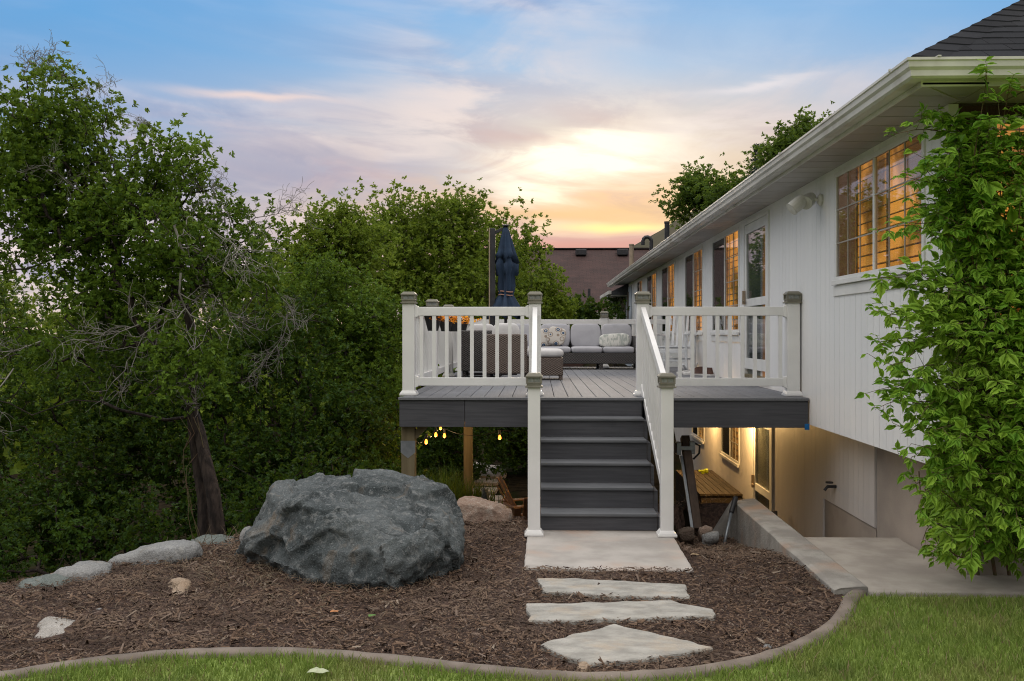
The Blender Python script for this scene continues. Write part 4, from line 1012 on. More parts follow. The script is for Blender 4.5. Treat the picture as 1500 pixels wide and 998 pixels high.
# straw and dry grass lying on the mulch
g = np.random.default_rng(8); n = 1500
P = np.column_stack([g.uniform(-4.6, 1.9, n), g.uniform(5.0, 9.0, n)])
P2 = np.column_stack([g.normal(-1.9, .6, 900), g.normal(6.75, .4, 900)]); P = np.concatenate([P, P2]); d = sdist(P)
P = P[(P[:,1] > edge_y(P[:,0])+.1) & (d < .2) & ~((P[:,0] > -.2) & (P[:,0] < 1.25) & (P[:,1] > 5.0))]; n = len(P)
L = g.uniform(.04, .18, n)*(1 + .6*(g.random(n) < .12)); a = g.uniform(0, 6.283, n); cv = g.normal(0, .9, n); V = []; K = 5
b0 = height(P)+.022; hh = g.uniform(.005, .05, n)
for k in range(K+1):
    t = k/K; aa = a + cv*(t-.5); 
    c_ = np.column_stack([P[:,0]+np.cos(a+cv*t*.5)*L*(t-.5), P[:,1]+np.sin(a+cv*t*.5)*L*(t-.5), b0 + hh*np.sin(math.pi*t)])
    s_ = np.stack([-np.sin(aa), np.cos(aa), np.full(n, .5)], 1)*.0011
    V += [c_-s_, c_+s_]
V = np.stack(V, 1).reshape(-1, 3); b_ = (np.arange(n)*(2*K+2))[:,None]
Fa = np.concatenate([b_+np.array([2*k, 2*k+1, 2*k+3, 2*k+2]) for k in range(K)])
M['straw'] = chipmat('straw', [(0,(.20,.155,.095)),(.4,(.27,.215,.14)),(.7,(.15,.11,.07)),(.9,(.34,.29,.2))])
o = np_mesh('dry_grass', V, Fa, M['straw']); o['kind'] = 'stuff'
# timber, tool and bits at the foot of the stairs
tb = empty('leaning_timber', atY(1025, 778, 10.0), 'dark weathered timber with grey bracket leaning beside the stairs', 'timber')
a, b = atY(1021, 776, 9.95), atY(1003, 640, 10.45); m_ = MB(); m_.beam(a, b, .085, .085); m_.build('post', M['darkwood'], tb, .005)
m_ = MB(); m_.beam(atY(1014, 776, 9.9), atY(998, 668, 10.36), .03, .02); m_.build('metal_strip', M['steel'], tb, .003)
m_ = MB(); q = atY(1003, 656, 10.38); m_.box(q.x-.09, q.x-.045, q.y-.06, q.y+.05, q.z-.07, q.z+.06); m_.box(q.x+.048, q.x+.10, q.y-.05, q.y+.05, q.z-.06, q.z+.07); m_.box(q.x-.09, q.x+.1, q.y-.062, q.y-.052, q.z-.02, q.z+.02); m_.build('bracket', M['steel'], tb, .004)
m_ = MB(); m_.box(q.x-.15, q.x-.09, q.y-.05, q.y+.05, q.z-.05, q.z+.045); m_.build('crosspiece', M['darkwood'], tb, .004)
hs = MB(); hs.tube([(q.x+.10, q.y, q.z+.05), (q.x+.16, q.y+.02, q.z+.02), (q.x+.155, q.y+.02, q.z-.06), (q.x+.09, q.y, q.z-.12)], .011, 8); hs.build('hose_loop', M['black'], tb, smooth=True)
sh = empty('garden_tool', atY(1060, 794, 9.5), 'garden tool with black grip and grey shaft leaning on the retaining wall', 'garden tool')
a, b, c_ = atY(1060, 794, 9.5), atY(1071, 752, 9.7), atY(1078, 728, 9.82)
m_ = MB(); m_.tube([a - Vector((0,0,.05)), b], .016, 10); m_.build('shaft', M['steel'], sh, smooth=True)
m_ = MB(); m_.tube([b, b.lerp(c_, .08), b.lerp(c_, .5), b.lerp(c_, .9), c_], [.02,.026,.024,.028,.02], 12); m_.build('grip', M['black'], sh, smooth=True)
# a few fallen leaves
def fallen(px, py, z, size, c, label, rot):
    p_ = atZ(px, py, z); mb = MB(); n = 7
    for sg in (1, -1):
        for k in range(n+1):
            t = k/n; w_ = math.sin(math.pi*t)**.8*.32*size*(1+.25*(k % 2)); mb.v.append((p_.x+math.cos(rot)*(t-.5)*size - math.sin(rot)*w_*sg, p_.y+math.sin(rot)*(t-.5)*size + math.cos(rot)*w_*sg, p_.z+.012+.25*w_*(1+.5*math.sin(k))))
    for k in range(n): mb.f.append((k, k+1, n+2+k, n+1+k)); mb.m.append(0)
    o = mb.build('fallen_leaf', pmat('fallen_leaf', c, None, 30, .7)); tag(o, label, 'leaf')
fallen(466, 988, .045, .11, (.42,.46,.30), 'pale green fallen leaf on the lawn in front of the boulder', .2)
fallen(490, 899, .04, .06, (.45,.19,.07), 'orange fallen leaf on the mulch in front of the boulder', .5)
fallen(545, 905, .04, .06, (.10,.20,.04), 'small green fallen leaf on the mulch right of the orange leaf', 1.1)
fallen(1018, 815, .04, .07, (.30,.21,.12), 'tan fallen leaf on the mulch beside the concrete slab', .1)
# ------------------------------------------------------------------ furniture on the deck
def legs(root, xs_, ys_, h, w_, mat, z=0):
    for x in xs_:
        for y in ys_: MB().box(x-w_/2, x+w_/2, y-w_/2, y+w_/2, z, z+h).build('leg', mat, root, .004)
# sofa
so = empty('outdoor_sofa', (0,0,0), 'long dark wicker sofa with grey cushions along the far railing', 'sofa')
SX0, SX1, SY0, SY1 = -.62, 1.76, 17.9, 18.75
m_ = MB(); m_.box(SX0, SX1-.02, SY0, SY1, .105, .30); m_.box(SX0, SX1-.02, SY1-.09, SY1, .302, .66); m_.build('base', M['wicker_dark'], so, .012)
m_ = MB(); m_.box(SX1-.018, SX1+.10, SY0, SY1, .105, .62); m_.build('arm', M['wicker_dark'], so, .02)
legs(so, (SX0+.06, (SX0+SX1)/2+.55, SX1+.06), (SY0+.05, SY1-.06), .104, .075, M['wicker_dark'])
cw = .578; xr = SX1-.025
for k in range(4):
    xc = xr - cw*(k+.5)
    MB().pillow((xc, SY0+.36, .355), cw/2-.006, .375, .062, .10, .18, 48).build('seat_cushion', M['cushion'], so, smooth=True)
    T = Matrix.Rotation(R(-12), 3, 'X')
    MB().pillow((xc, SY1-.235, .61), cw/2-.004, .085, .225, .20, .26, 44, T @ Matrix.Identity(3)).build('back_cushion', M['cushion'], so, smooth=True)
so.location = (0, 0, DZ)
# scatter cushions
def patmat(name, base, a, b, sc):
    m, nt, p, out = newmat(name); v = nt.coords((sc,sc,sc))
    vo = nt.new('ShaderNodeTexVoronoi'); nt.l.new(v, vo.inputs['Vector']); vo.inputs['Scale'].default_value = 1; d = vo.outputs['Distance']
    c = nt.mix(nt.ramp(d, .50, .46), base, b); c = nt.mix(nt.ramp(d, .40, .37), c, base); c = nt.mix(nt.ramp(d, .30, .27), c, a); c = nt.mix(nt.ramp(d, .12, .09), c, base)
    nt.put(p.inputs['Base Color'], c); p.inputs['Roughness'].default_value = .9; return m
M['pattern'] = patmat('medallion_fabric', (.50,.47,.43), (.03,.07,.14), (.25,.20,.16), 8.5)
m, nt, p, out = newmat('sage_brush_fabric'); n = nt.noise(nt.coords((1,1,.35)), 16, 5, .6, 1.2)
nt.put(p.inputs['Base Color'], nt.mix(nt.ramp(n, .45, .6), (.62,.62,.58), (.36,.39,.36))); p.inputs['Roughness'].default_value = .9; M['sage'] = m
def scatter(px, py, Y, a, h, rot, mat, label, dep=.07, tilt=-18):
    c_ = atY(px, py, Y); T = Matrix.Rotation(R(tilt), 3, 'X') @ Matrix.Rotation(R(rot), 3, 'Y')
    o = MB().pillow((0,0,0), a, dep, h, .34, .42, 40, T).build('throw_pillow', mat, smooth=True); o.location = c_
    return tag(o, label, 'pillow', 'throw pillows on the sofa')
scatter(815, 493, 18.17, .17, .17, 14, M['pattern'], 'square cream throw pillow with navy medallions leaning on the sofa')
scatter(797, 495, 18.24, .17, .17, -4, M['pattern'], 'throw pillow half hidden behind the cream medallion pillow')
scatter(900, 499, 18.15, .285, .125, -3, M['sage'], 'long white and sage lumbar pillow on the right sofa seat', .07, -14)
# ottoman
ot = empty('ottoman', (0,0,0), 'square brown wicker ottoman with grey cushion in front of the sofa', 'ottoman')
w_ = .30
m_ = MB(); m_.box(-w_, w_, -w_, w_, .06, .315); m_.build('base', M['wicker'], ot, .015)
legs(ot, (-w_+.03, w_-.03), (-w_+.03, w_-.03), .06, .045, M['wicker'])
MB().pillow((0,0,.375), w_+.008, w_+.008, .065, .14, .3, 40).build('cushion', M['cushion_light'], ot, smooth=True)
ot.location = (.035, 14.1, DZ)
# wicker armchairs seen from behind
def armchair(label, high, wid=.60):
    r_ = empty('wicker_armchair', (0,0,0), label, 'armchair', 'wicker armchairs facing the sofa'); w2 = wid/2
    m_ = MB(); m_.box(-w2, w2, -.34, -.26, .09, high); m_.build('backrest', M['wicker_dark' if high > .66 else 'wicker'], r_, .02)
    m_ = MB(); m_.box(-w2, w2, -.258, .36, .09, .30); m_.build('base', M['wicker'], r_, .015)
    for s in (-1, 1): MB().box(s*w2-(.09 if s > 0 else 0), s*w2+(.09 if s < 0 else 0), -.258, .36, .302, .56).build('arm', M['wicker'], r_, .015)
    legs(r_, (-w2+.05, w2-.05), (-.29, .31), .09, .05, M['wicker_dark'])
    MB().pillow((0,.06,.365), w2-.10, .30, .06, .16, .3, 36).build('seat_cushion', M['cushion_light'], r_, smooth=True)
    MB().pillow((0,-.19,.60), w2-.10, .075, .20, .3, .4, 32).build('back_cushion', M['cushion_light'], r_, smooth=True)
    return r_
c1_ = armchair('tall dark wicker armchair behind the left railing, white cushion rising over its back', .70, .62); c1_.location = (-.86, 14.9, DZ)
c2_ = armchair('brown wicker armchair seen from behind beside the left stair post', .645, .60); c2_.location = (-.47, 14.05, DZ)
# folded cantilever umbrella
ux, uy = -.56, 15.5
um = empty('cantilever_umbrella', (ux, uy, DZ), 'closed navy blue cantilever umbrella rising behind the wicker armchairs', 'umbrella')
def zpx(py, Y=uy): return ZC + (HZ-py)*Y/1440*.99
prof = [(.028,331),(.05,336),(.075,350),(.115,368),(.155,374),(.10,377),(.11,379),(.145,387),(.14,392),(.105,402),(.112,420),(.10,428),(.095,432),(.13,438),(.20,450),(.215,462),(.20,463)]
cv = MB(); NS = 32; base = 0
for i, (r, py) in enumerate(prof):
    for k in range(NS):
        t = 2*math.pi*k/NS; fold = 1 + (.30*math.cos(8*t + .4) + .18*math.sin(5*t+i*.25))*(1 if i > 1 else .2)
        drop = 0
        if i in (4, 8): drop = -.13*max(0, math.cos(4*t+.6))
        if i >= 15: drop = -.05*math.cos(8*t)
        cv.v.append((ux+.03+r*fold*math.cos(t), uy+r*fold*math.sin(t), zpx(py)+drop))
for i in range(len(prof)-1):
    for k in range(NS): cv.f.append((i*NS+k, i*NS+(k+1)%NS, (i+1)*NS+(k+1)%NS, (i+1)*NS+k)); cv.m.append(0)
cv.f.append(tuple(range(NS))); cv.m.append(0)
cvo = cv.build('canopy', M['navy'], um, smooth=True)
m_ = MB(); 
for py, r in ((427, .115), (432, .11)): m_.tube([(ux+.03+r*math.cos(t), uy+r*math.sin(t), zpx(py)+.008*math.sin(t*2)) for t in np.linspace(0, 6.283, 25)], .009, 6)
m_.build('tie_strap', M['strap'], um, smooth=True)
m_ = MB(); m_.tube([(ux+.03, uy, DZ+.35), (ux+.03, uy, zpx(328))], .025, 10); m_.lathe((ux+.03, uy, zpx(329)), [(.02,-.02),(.055,-.012),(.055,.006),(.03,.016)], 14); m_.build('rib_hub', M['darkmetal'], um, smooth=False)
px_ = ux-.19
m_ = MB(); m_.box(px_-.025, px_+.055, uy-.03, uy+.06, DZ+.04, zpx(333)); m_.box(px_-.40, px_+.40, uy-.04, uy+.04, DZ, DZ+.04); m_.box(px_-.04, px_+.04, uy-.40, uy+.40, DZ, DZ+.039); m_.build('pole', M['darkmetal'], um, .006)
m_ = MB(); m_.box(px_-.045, px_-.0255, uy-.032, uy+.0, DZ+.05, zpx(332.5)); m_.build('pole_trim', M['bronze'], um, .003)
m_ = MB(); m_.beam((px_+.02, uy+.02, zpx(340)), (ux+.03, uy+.02, zpx(332)), .04, .05); m_.build('arm', M['darkmetal'], um, .006)
# railing planters with orange flowers
for (px, Y, lb) in ((626, 11.4, 'black railing planter with orange flowers, nearest the left corner post'), (647, 12.95, 'black railing planter of orange flowers, second from the left corner post'), (661, 14.2, 'black railing planter of orange flowers, third from the left corner post'), (672, 15.7, 'black railing planter of orange flowers farthest from the stairs')):
    c_ = atY(px, 470, Y); x = XLr + .14
    pl = empty('railing_planter', (x, Y, 1.77), lb, 'planter', 'planters hung on the left railing')
    m_ = MB(); m_.lathe((x, Y, 1.76), [(.06,0),(.105,.17),(.115,.172),(.115,.19),(.10,.19),(.095,.16)], 18); m_.box(x-.16, x-.09, Y-.03, Y+.03, 1.93, 1.945); m_.build('pot', M['black'], pl)
    g = np.random.default_rng(int(px)); V = []; Fa = []
    for k in range(34):
        cc = np.array([x+.07+g.normal(0,.09), Y+g.normal(0,.12), 1.935+g.uniform(-.06,.03)])
        for j in range(6):
            a = g.uniform(0, 6.283); t = g.uniform(-.4, .9); d_ = np.array([math.cos(a)*math.cos(t), math.sin(a)*math.cos(t), math.sin(t)])*g.uniform(.035,.06); s_ = np.cross(d_, [0,0,1.0]); s_ = s_/max(1e-6, np.linalg.norm(s_))*.014
            n0 = len(V); V += [cc, cc+d_*.6-s_, cc+d_, cc+d_*.6+s_]; Fa.append((n0,n0+1,n0+2,n0+3))
    np_mesh('flowers', V, Fa, M['petal'], pl)
# white rocking chair
M['chairwhite'] = pmat('painted_white', (.68,.70,.72), (.60,.62,.64), 6, .45)
rc = empty('rocking_chair', (0,0,0), 'white wooden rocking chair on the deck under the house windows', 'rocking chair')
for s in (-.27, .27):
    m_ = MB(); m_.tube([(s, -.42+.84*k/10, .02+.5*((k/10-.5)**2)) for k in range(11)], .018, 8); m_.build('rocker', M['chairwhite'], rc, smooth=True)
    MB().beam((s, .24, .05), (s, .27, .62), .04, .04).build('leg', M['chairwhite'], rc, .004)
    MB().beam((s, -.22, .06), (s*.92, -.40, 1.05), .04, .04, (0,1,0)).build('leg', M['chairwhite'], rc, .004)
    MB().beam((s, -.30, .62), (s*1.05, .32, .645), .085, .028).build('arm', M['chairwhite'], rc, .008)
m_ = MB()
for k in range(7): m_.box(-.25, .25, -.21+k*.068, -.155+k*.068, .40+.004*k, .42+.004*k)
m_.build('seat', M['chairwhite'], rc, .005)
for k in range(6): MB().beam((-.2+.08*k, -.245, .44), (-.2+.08*k, -.385, 1.02), .045, .014, (0,1,0)).build('back_slat', M['chairwhite'], rc, .003)
m_ = MB(); m_.beam((-.27, -.395, 1.04), (.27, -.395, 1.04), .03, .09); m_.beam((-.26, .25, .36), (.26, .25, .36), .025, .06); m_.beam((-.26, .25, .20), (.26, .25, .20), .025, .03); m_.beam((-.26, -.24, .22), (.26, -.24, .22), .025, .03); m_.beam((-.26, -.25, .43), (.26, -.25, .43), .025, .05)
m_.build('rail', M['chairwhite'], rc, .004)
rc.location = (2.30, 16.75, DZ); rc.rotation_euler = (0, 0, R(155))
# shoes
def shoe(px, py, Y, rot, mat, label, k=1.0, high=.075):
    c_ = atY(px, py, Y); r_ = empty('shoe', (0,0,0), label, 'shoe', 'shoes left on the deck')
    def ring(s, z): return [(-.135*s[0],-.012,z),(-.12*s[0],-.036*s[1],z),(-.05,-.034*s[1],z),(.04,-.045*s[1],z),(.11*s[0],-.036*s[1],z),(.14*s[0],0,z),(.11*s[0],.036*s[1],z),(.04,.045*s[1],z),(-.05,.034*s[1],z),(-.12*s[0],.036*s[1],z),(-.135*s[0],.012,z)]
    m_ = MB(); rs = [ring((1,1), 0), ring((1,1), .025)]
    for r in rs: m_.v += r
    for i in range(11): m_.f.append((i, (i+1)%11, 11+(i+1)%11, 11+i)); m_.m.append(0)
    m_.f += [tuple(range(11))[::-1], tuple(range(11, 22))]; m_.m += [0, 0]; m_.build('sole', M['shoe_white'], r_, .004)
    u = MB(); lv = [(1,1,.0255),(.98,.95,.045),(.93,.85,.06),(.80,.75,high)]
    for a, b, z in lv:
        u.v += [(x*a-(.03 if z > .05 else 0)*(1 if x > .05 else 0), y*b, z - (max(0, x)*.22 if z > .05 else 0)) for x, y, _ in ring((1,1), 0)]
    for i in range(3):
        for j in range(11): u.f.append((i*11+j, i*11+(j+1)%11, (i+1)*11+(j+1)%11, (i+1)*11+j)); u.m.append(0)
    u.build('upper', mat, r_, smooth=True)
    ins = MB(); ins.pillow((-.05,0,high-.006), .06, .026, .008, .6, .6, 16); ins.build('lining', M['black'], r_, smooth=True)
    r_.location = (c_.x, Y, DZ); r_.rotation_euler = (0,0,R(rot)); r_.scale = (k,k,k); return r_
shoe(1003, 547, 15.75, 195, M['shoe_white'], 'white sneaker lying nearest the rocking chair')
shoe(1014, 547, 15.6, 170, M['shoe_white'], 'white sneaker beside the brown boots')
shoe(1024, 547, 15.45, 150, M['shoe_brown'], 'brown ankle boot next to the white sneakers', 1.05, .13)
shoe(1035, 548, 15.35, 120, M['shoe_brown'], 'brown ankle boot closest to the house wall', 1.05, .12)

# ------------------------------------------------------------------ under and beyond the deck
# string lights
sl = empty('string_lights', (-1.3, 13, .55), 'string of glowing amber bulbs hung under the deck', 'string lights')
BU = [atY(px, py, Y) for px, py, Y in ((624.3,647.3,12.6), (638.4,637,13.4), (645.4,627,14.2), (651,638.3,13.6), (732,641,13.2))]
wire = []
chain = [Vector((-1.33, 10.3, .66))] + [b + Vector((0,0,.10)) for b in BU] + [Vector((.6, 13.0, .70))]
for a, b in zip(chain[:-1], chain[1:]):
    for k in range(8): wire.append(a.lerp(b, k/8) - Vector((0,0,.10*(1-(2*k/8-1)**2)*min(1,(b-a).length))))
m_ = MB(); m_.tube(wire, .004, 5); m_.build('cable', M['black'], sl)
for b in BU:
    m_ = MB(); m_.tube([b+Vector((0,0,.10)), b+Vector((0,0,.035))], .016, 10); so_ = m_.build('socket', M['black'], sl)
    pl_ = bpy.data.lights.new('bulb_light', 'POINT'); pl_.energy = 4.5; pl_.color = (1,.62,.28); pl_.shadow_soft_size = .03; po_ = bpy.data.objects.new('bulb_light', pl_); col.objects.link(po_); po_.location = b - Vector((0,0,.075))
    m_ = MB(); m_.lathe(tuple(b), [(.008,.034),(.015,.02),(.021,-.004),(.018,-.022),(.006,-.03)], 12); m_.build('bulb', M['bulb'], so_, smooth=True)
# basement wall lights
for px in (1046, 1104):
    y = wy(px, XL); z = .60
    m_ = MB(); m_.lathe((XL-.075, y, z), [(.02,.0),(.05,.01),(.055,.10),(.03,.12)], 12); m_.box(XL-.03, XL-.002, y-.03, y+.03, z+.02, z+.1); m_.build('wall_light', M['darkmetal'], house)
    ld = bpy.data.lights.new('wall_light_lamp', 'POINT'); ld.energy = 90; ld.color = (1, .60, .22); ld.shadow_soft_size = .03
    lo = bpy.data.objects.new('wall_light_lamp', ld); col.objects.link(lo); lo.location = (XL-.34, y, z-.0); lo.rotation_euler = (0, 0, 0)
# wooden landing
px0, px1, py0, py1 = 2.40, XL-.012, 14.8, 17.4; zt = -.67
ln = empty('wooden_landing', (2.7, 16, -1.45), 'low brown wooden landing of deck boards against the basement wall', 'landing')
m_ = MB(); x = px0
while x < px1-.02: m_.box(x, min(x+.088, px1), py0-.02, py1, zt-.03, zt); x += .094
m_.build('top_board', M['brownboard'], ln, .004)
m_ = MB()
for k in range(5): m_.box(px0+.02, px1, py0, py0+.025, zt-.035-.15*(k+1)+.006, zt-.035-.15*k); m_.box(px0, px0+.024, py0+.027, py1, zt-.035-.15*(k+1)+.006, zt-.035-.15*k)
m_.build('side_board', M['brownboard'], ln, .003)
c_ = atY(1029, 694.5, 16.9); nz_ = MB(); nz_.lathe((0,0,0), [(.012,-.07),(.02,-.06),(.02,.02),(.04,.05),(.04,.09),(.025,.10)], 12)
nz_.v = [(z, y, x) for x, y, z in nz_.v]; nz_.box(-.02, .03, -.012, .012, -.055, -.0)
o = nz_.build('hose_nozzle', M['yellow']); o.location = (c_.x, 16.9, zt+.05); tag(o, 'bright yellow hose nozzle lying on the wooden landing', 'hose nozzle')
# grey garden chair by the basement door
gc = empty('garden_chair', (0,0,0), 'grey slat back garden chair behind the sloping retaining wall', 'chair')
M['greyplastic'] = pmat('grey_plastic', (.15,.15,.16), (.12,.12,.13), 8, .5)
legs(gc, (-.2, .2), (-.2, .2), .42, .035, M['greyplastic']); MB().box(-.23, .23, -.23, .23, .42, .45).build('seat', M['greyplastic'], gc, .01)
m_ = MB(); m_.box(-.23, .23, .2, .23, .90, 1.0)
for x in (-.215, -.11, 0, .11, .215): m_.box(x-.02, x+.02, .205, .225, .451, .90)
m_.build('backrest', M['greyplastic'], gc, .006); gc.location = (2.78, 11.9, -1.45); gc.rotation_euler = (0, 0, R(20))
# adirondack chairs
def adirondack(label):
    r_ = empty('adirondack_chair', (0,0,0), label, 'garden chair', 'tan garden chairs below the deck'); m = M['tanplastic']
    for k in range(5):
        x = (k-2)*.105; hgt = .98 - .05*(k-2)**2*.9
        m_ = MB(); n = 8
        pts = [Vector((x*(1+.25*t/ n), -.16-.30*t/n - .03*math.cos((k-2)*.7), .30+(hgt-.30)*t/n)) for t in range(n+1)]
        for a, b in zip(pts[:-1], pts[1:]): m_.beam(a, b + (b-a)*.02, .092, .016, (0,1,.4))
        m_.build('back_slat', m, r_)
    for k in range(5): MB().beam((-.27, -.17+k*.115, .285+k*.018), (.27, -.17+k*.115, .285+k*.018), .10, .018).build('seat_slat', m, r_, .003)
    for s in (-1, 1):
        MB().beam((s*.30, .36, 0), (s*.30, .36, .52), .10, .03, (0,1,0)).build('leg', m, r_, .004)
        MB().beam((s*.265, .36, .36), (s*.265, -.55, .02), .03, .11).build('side_rail', m, r_, .004)
        MB().beam((s*.31, .45, .54), (s*.30, -.38, .53), .14, .022).build('arm', m, r_, .006)
    MB().beam((-.32, -.36, .515), (.32, -.36, .515), .06, .025).build('crosspiece', m, r_, .003); return r_
p_ = atY(742, 690, 15.75); a1 = adirondack('tan fan back garden chair below the deck, turned to the right'); a1.location = (p_.x+.36, 15.75, h1(p_.x, 15.75)-.02); a1.rotation_euler = (0, 0, R(-70))
p_ = atY(768, 720, 13.9); a2 = adirondack('tan garden chair half hidden behind the left newel post'); a2.location = (p_.x+.05, 13.9, h1(p_.x, 13.9)-.02); a2.rotation_euler = (0, 0, R(15))
# stepping stone path going off below the deck
for i, (px, py) in enumerate(((724,738),(717,728),(708,717),(712,707),(722,698),(722,690),(714,683),(704,678))):
    p_ = atZ(px, py, -1.43); hz = h1(p_.x, p_.y); w_ = .30
    slab('path_stone', [(p_.x-w_, p_.y-.3), (p_.x+w_*.8, p_.y-.34), (p_.x+w_, p_.y+.2), (p_.x-w_*.6, p_.y+.32)], hz-.06, hz+.03, M['foundation'], .03, i, label='flat path stone in the winding row below the deck', cat='path stone', group='path stones winding off below the deck')

# ------------------------------------------------------------------ neighbouring house and hill
nb = empty('neighbour_house', (3, 43, .6), 'neighbouring brick house with a broad brown shingle roof', 'house')
zr = ZC + (HZ-365)*46/1440; ze = ZC + (HZ-458)*40/1440
rf = MB(); rf.v += [(-4,40,ze),(14,40,ze),(14,46,zr),(-4,46,zr),(-4,52,ze),(14,52,ze)]; rf.f += [(0,1,2,3),(3,2,5,4),(0,3,4),(1,5,2)]; rf.m += [0]*4
ro = rf.build('roof', M['shingle_brown'], nb); uv = ro.data.uv_layers.new(name='UVMap')
for lp in ro.data.loops:
    v_ = ro.data.vertices[lp.vertex_index].co; uv.data[lp.index].uv = (v_.x, v_.y*1.13)
rc_ = MB(); rc_.beam((-4, 46, zr+.01), (14, 46, zr+.01), .3, .06); rc_.build('ridge_cap', M['shingle_brown'], ro)
wl = MB(); wl.box(-3.6, 13.6, 40.6, 51.4, -.5, ze-.02); wo = wl.build('wall', M['brick'], nb); uv = wo.data.uv_layers.new(name='UVMap')
for lp in wo.data.loops:
    v_ = wo.data.vertices[lp.vertex_index].co; uv.data[lp.index].uv = (v_.x+v_.y, v_.z)
fc = MB(); fc.box(-4, 14, 39.9, 40.0, ze-.2, ze+.02); fc.build('fascia', M['gutter'], nb)
for (px, py, Y) in ((851, 371, 45.3), (912, 371, 45.3)):
    p_ = atY(px, py, Y); v_ = MB(); zz = ze + (Y-40)/6*(zr-ze); v_.box(p_.x-.25, p_.x+.25, Y-.2, Y+.25, zz, zz+.28); v_.build('roof_vent', M['darkmetal'], nb, .03)
for (px, py, Y) in ((863, 446, 41.0),):
    p_ = atY(px, py, Y); v_ = MB(); zz = ze + (Y-40)/6*(zr-ze); v_.tube([(p_.x, Y, zz-.1), (p_.x, Y, zz+.5)], .06, 10); v_.build('vent_pipe', M['darkmetal'], nb)
M['hill'] = pmat('hill_scrub', (.075,.072,.052), (.10,.09,.066), .03, 1.0, .3, .3, c3=(.05,.06,.04), s3=.02, spec=0, rvar=0)
def hillz(P):
    x, y = P[:,0], P[:,1]; r = np.minimum(np.clip(22 + .61*x, 0, 200), 62 + .2*x)*np.exp(-((y-640)/190)**2)
    return r + np.array([4*mnoise.fractal(Vector((a*.012, b*.012, 0)), 1, 2, 5) for a, b in P])*(r > 4) - 3
grid_sheet('hill', np.linspace(-80, 700, 90), np.linspace(380, 900, 30), hillz, M['hill'])
# ------------------------------------------------------------------ trees and plants
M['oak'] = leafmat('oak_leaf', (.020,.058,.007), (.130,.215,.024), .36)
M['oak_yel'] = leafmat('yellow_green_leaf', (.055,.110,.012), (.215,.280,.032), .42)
M['oak_shaded'] = leafmat('shaded_oak_leaf', (.007,.025,.004), (.045,.098,.012), .30)  # oak leaf darkened: the low scrub's shade is put into its colour
M['maple'] = leafmat('round_tree_leaf', (.045,.095,.018), (.11,.175,.03), .45)
M['spruce'] = leafmat('blue_spruce_needle', (.035,.062,.055), (.055,.085,.075), .15, tcol=(.06,.10,.07))
M['vine'] = leafmat('vine_leaf', (.100,.245,.020), (.270,.440,.048), .28, .45, c3=(.34,.49,.07), tcol=(.30,.46,.04))
def unit(a): return a/np.maximum(1e-9, np.linalg.norm(a, axis=-1, keepdims=True))
def leaf_arrays(C, D, L, Wr, g, fold=.25):
    """rhombic folded leaves: base C, axis D, length L"""
    n = len(C); rnd_ = unit(g.normal(0, 1, (n,3)) + np.array([0,0,.9])); S = unit(np.cross(D, rnd_)); U = np.cross(S, D)
    L = L[:,None]; W = L*Wr
    V = np.stack([C, C+D*L*.48+S*W*.5+U*W*fold, C+D*L-U*L*.08, C+D*L*.48-S*W*.5+U*W*fold], 1).reshape(-1,3)
    b = (np.arange(n)*4)[:,None]
    return V, np.concatenate([b+np.array([0,1,2]), b+np.array([0,2,3])])
def tubes_from_graph(nodes, par, rad, sides=5):
    mb = MB()
    for i, p in enumerate(par):
        if p < 0: continue
        a, b = nodes[p], nodes[i]
        if (Vector(a)-Vector(b)).length < 1e-4: continue
        mb.tube([a, b], [min(rad[p], rad[i]*1.25), rad[i]], sides, cap=False)
    return mb
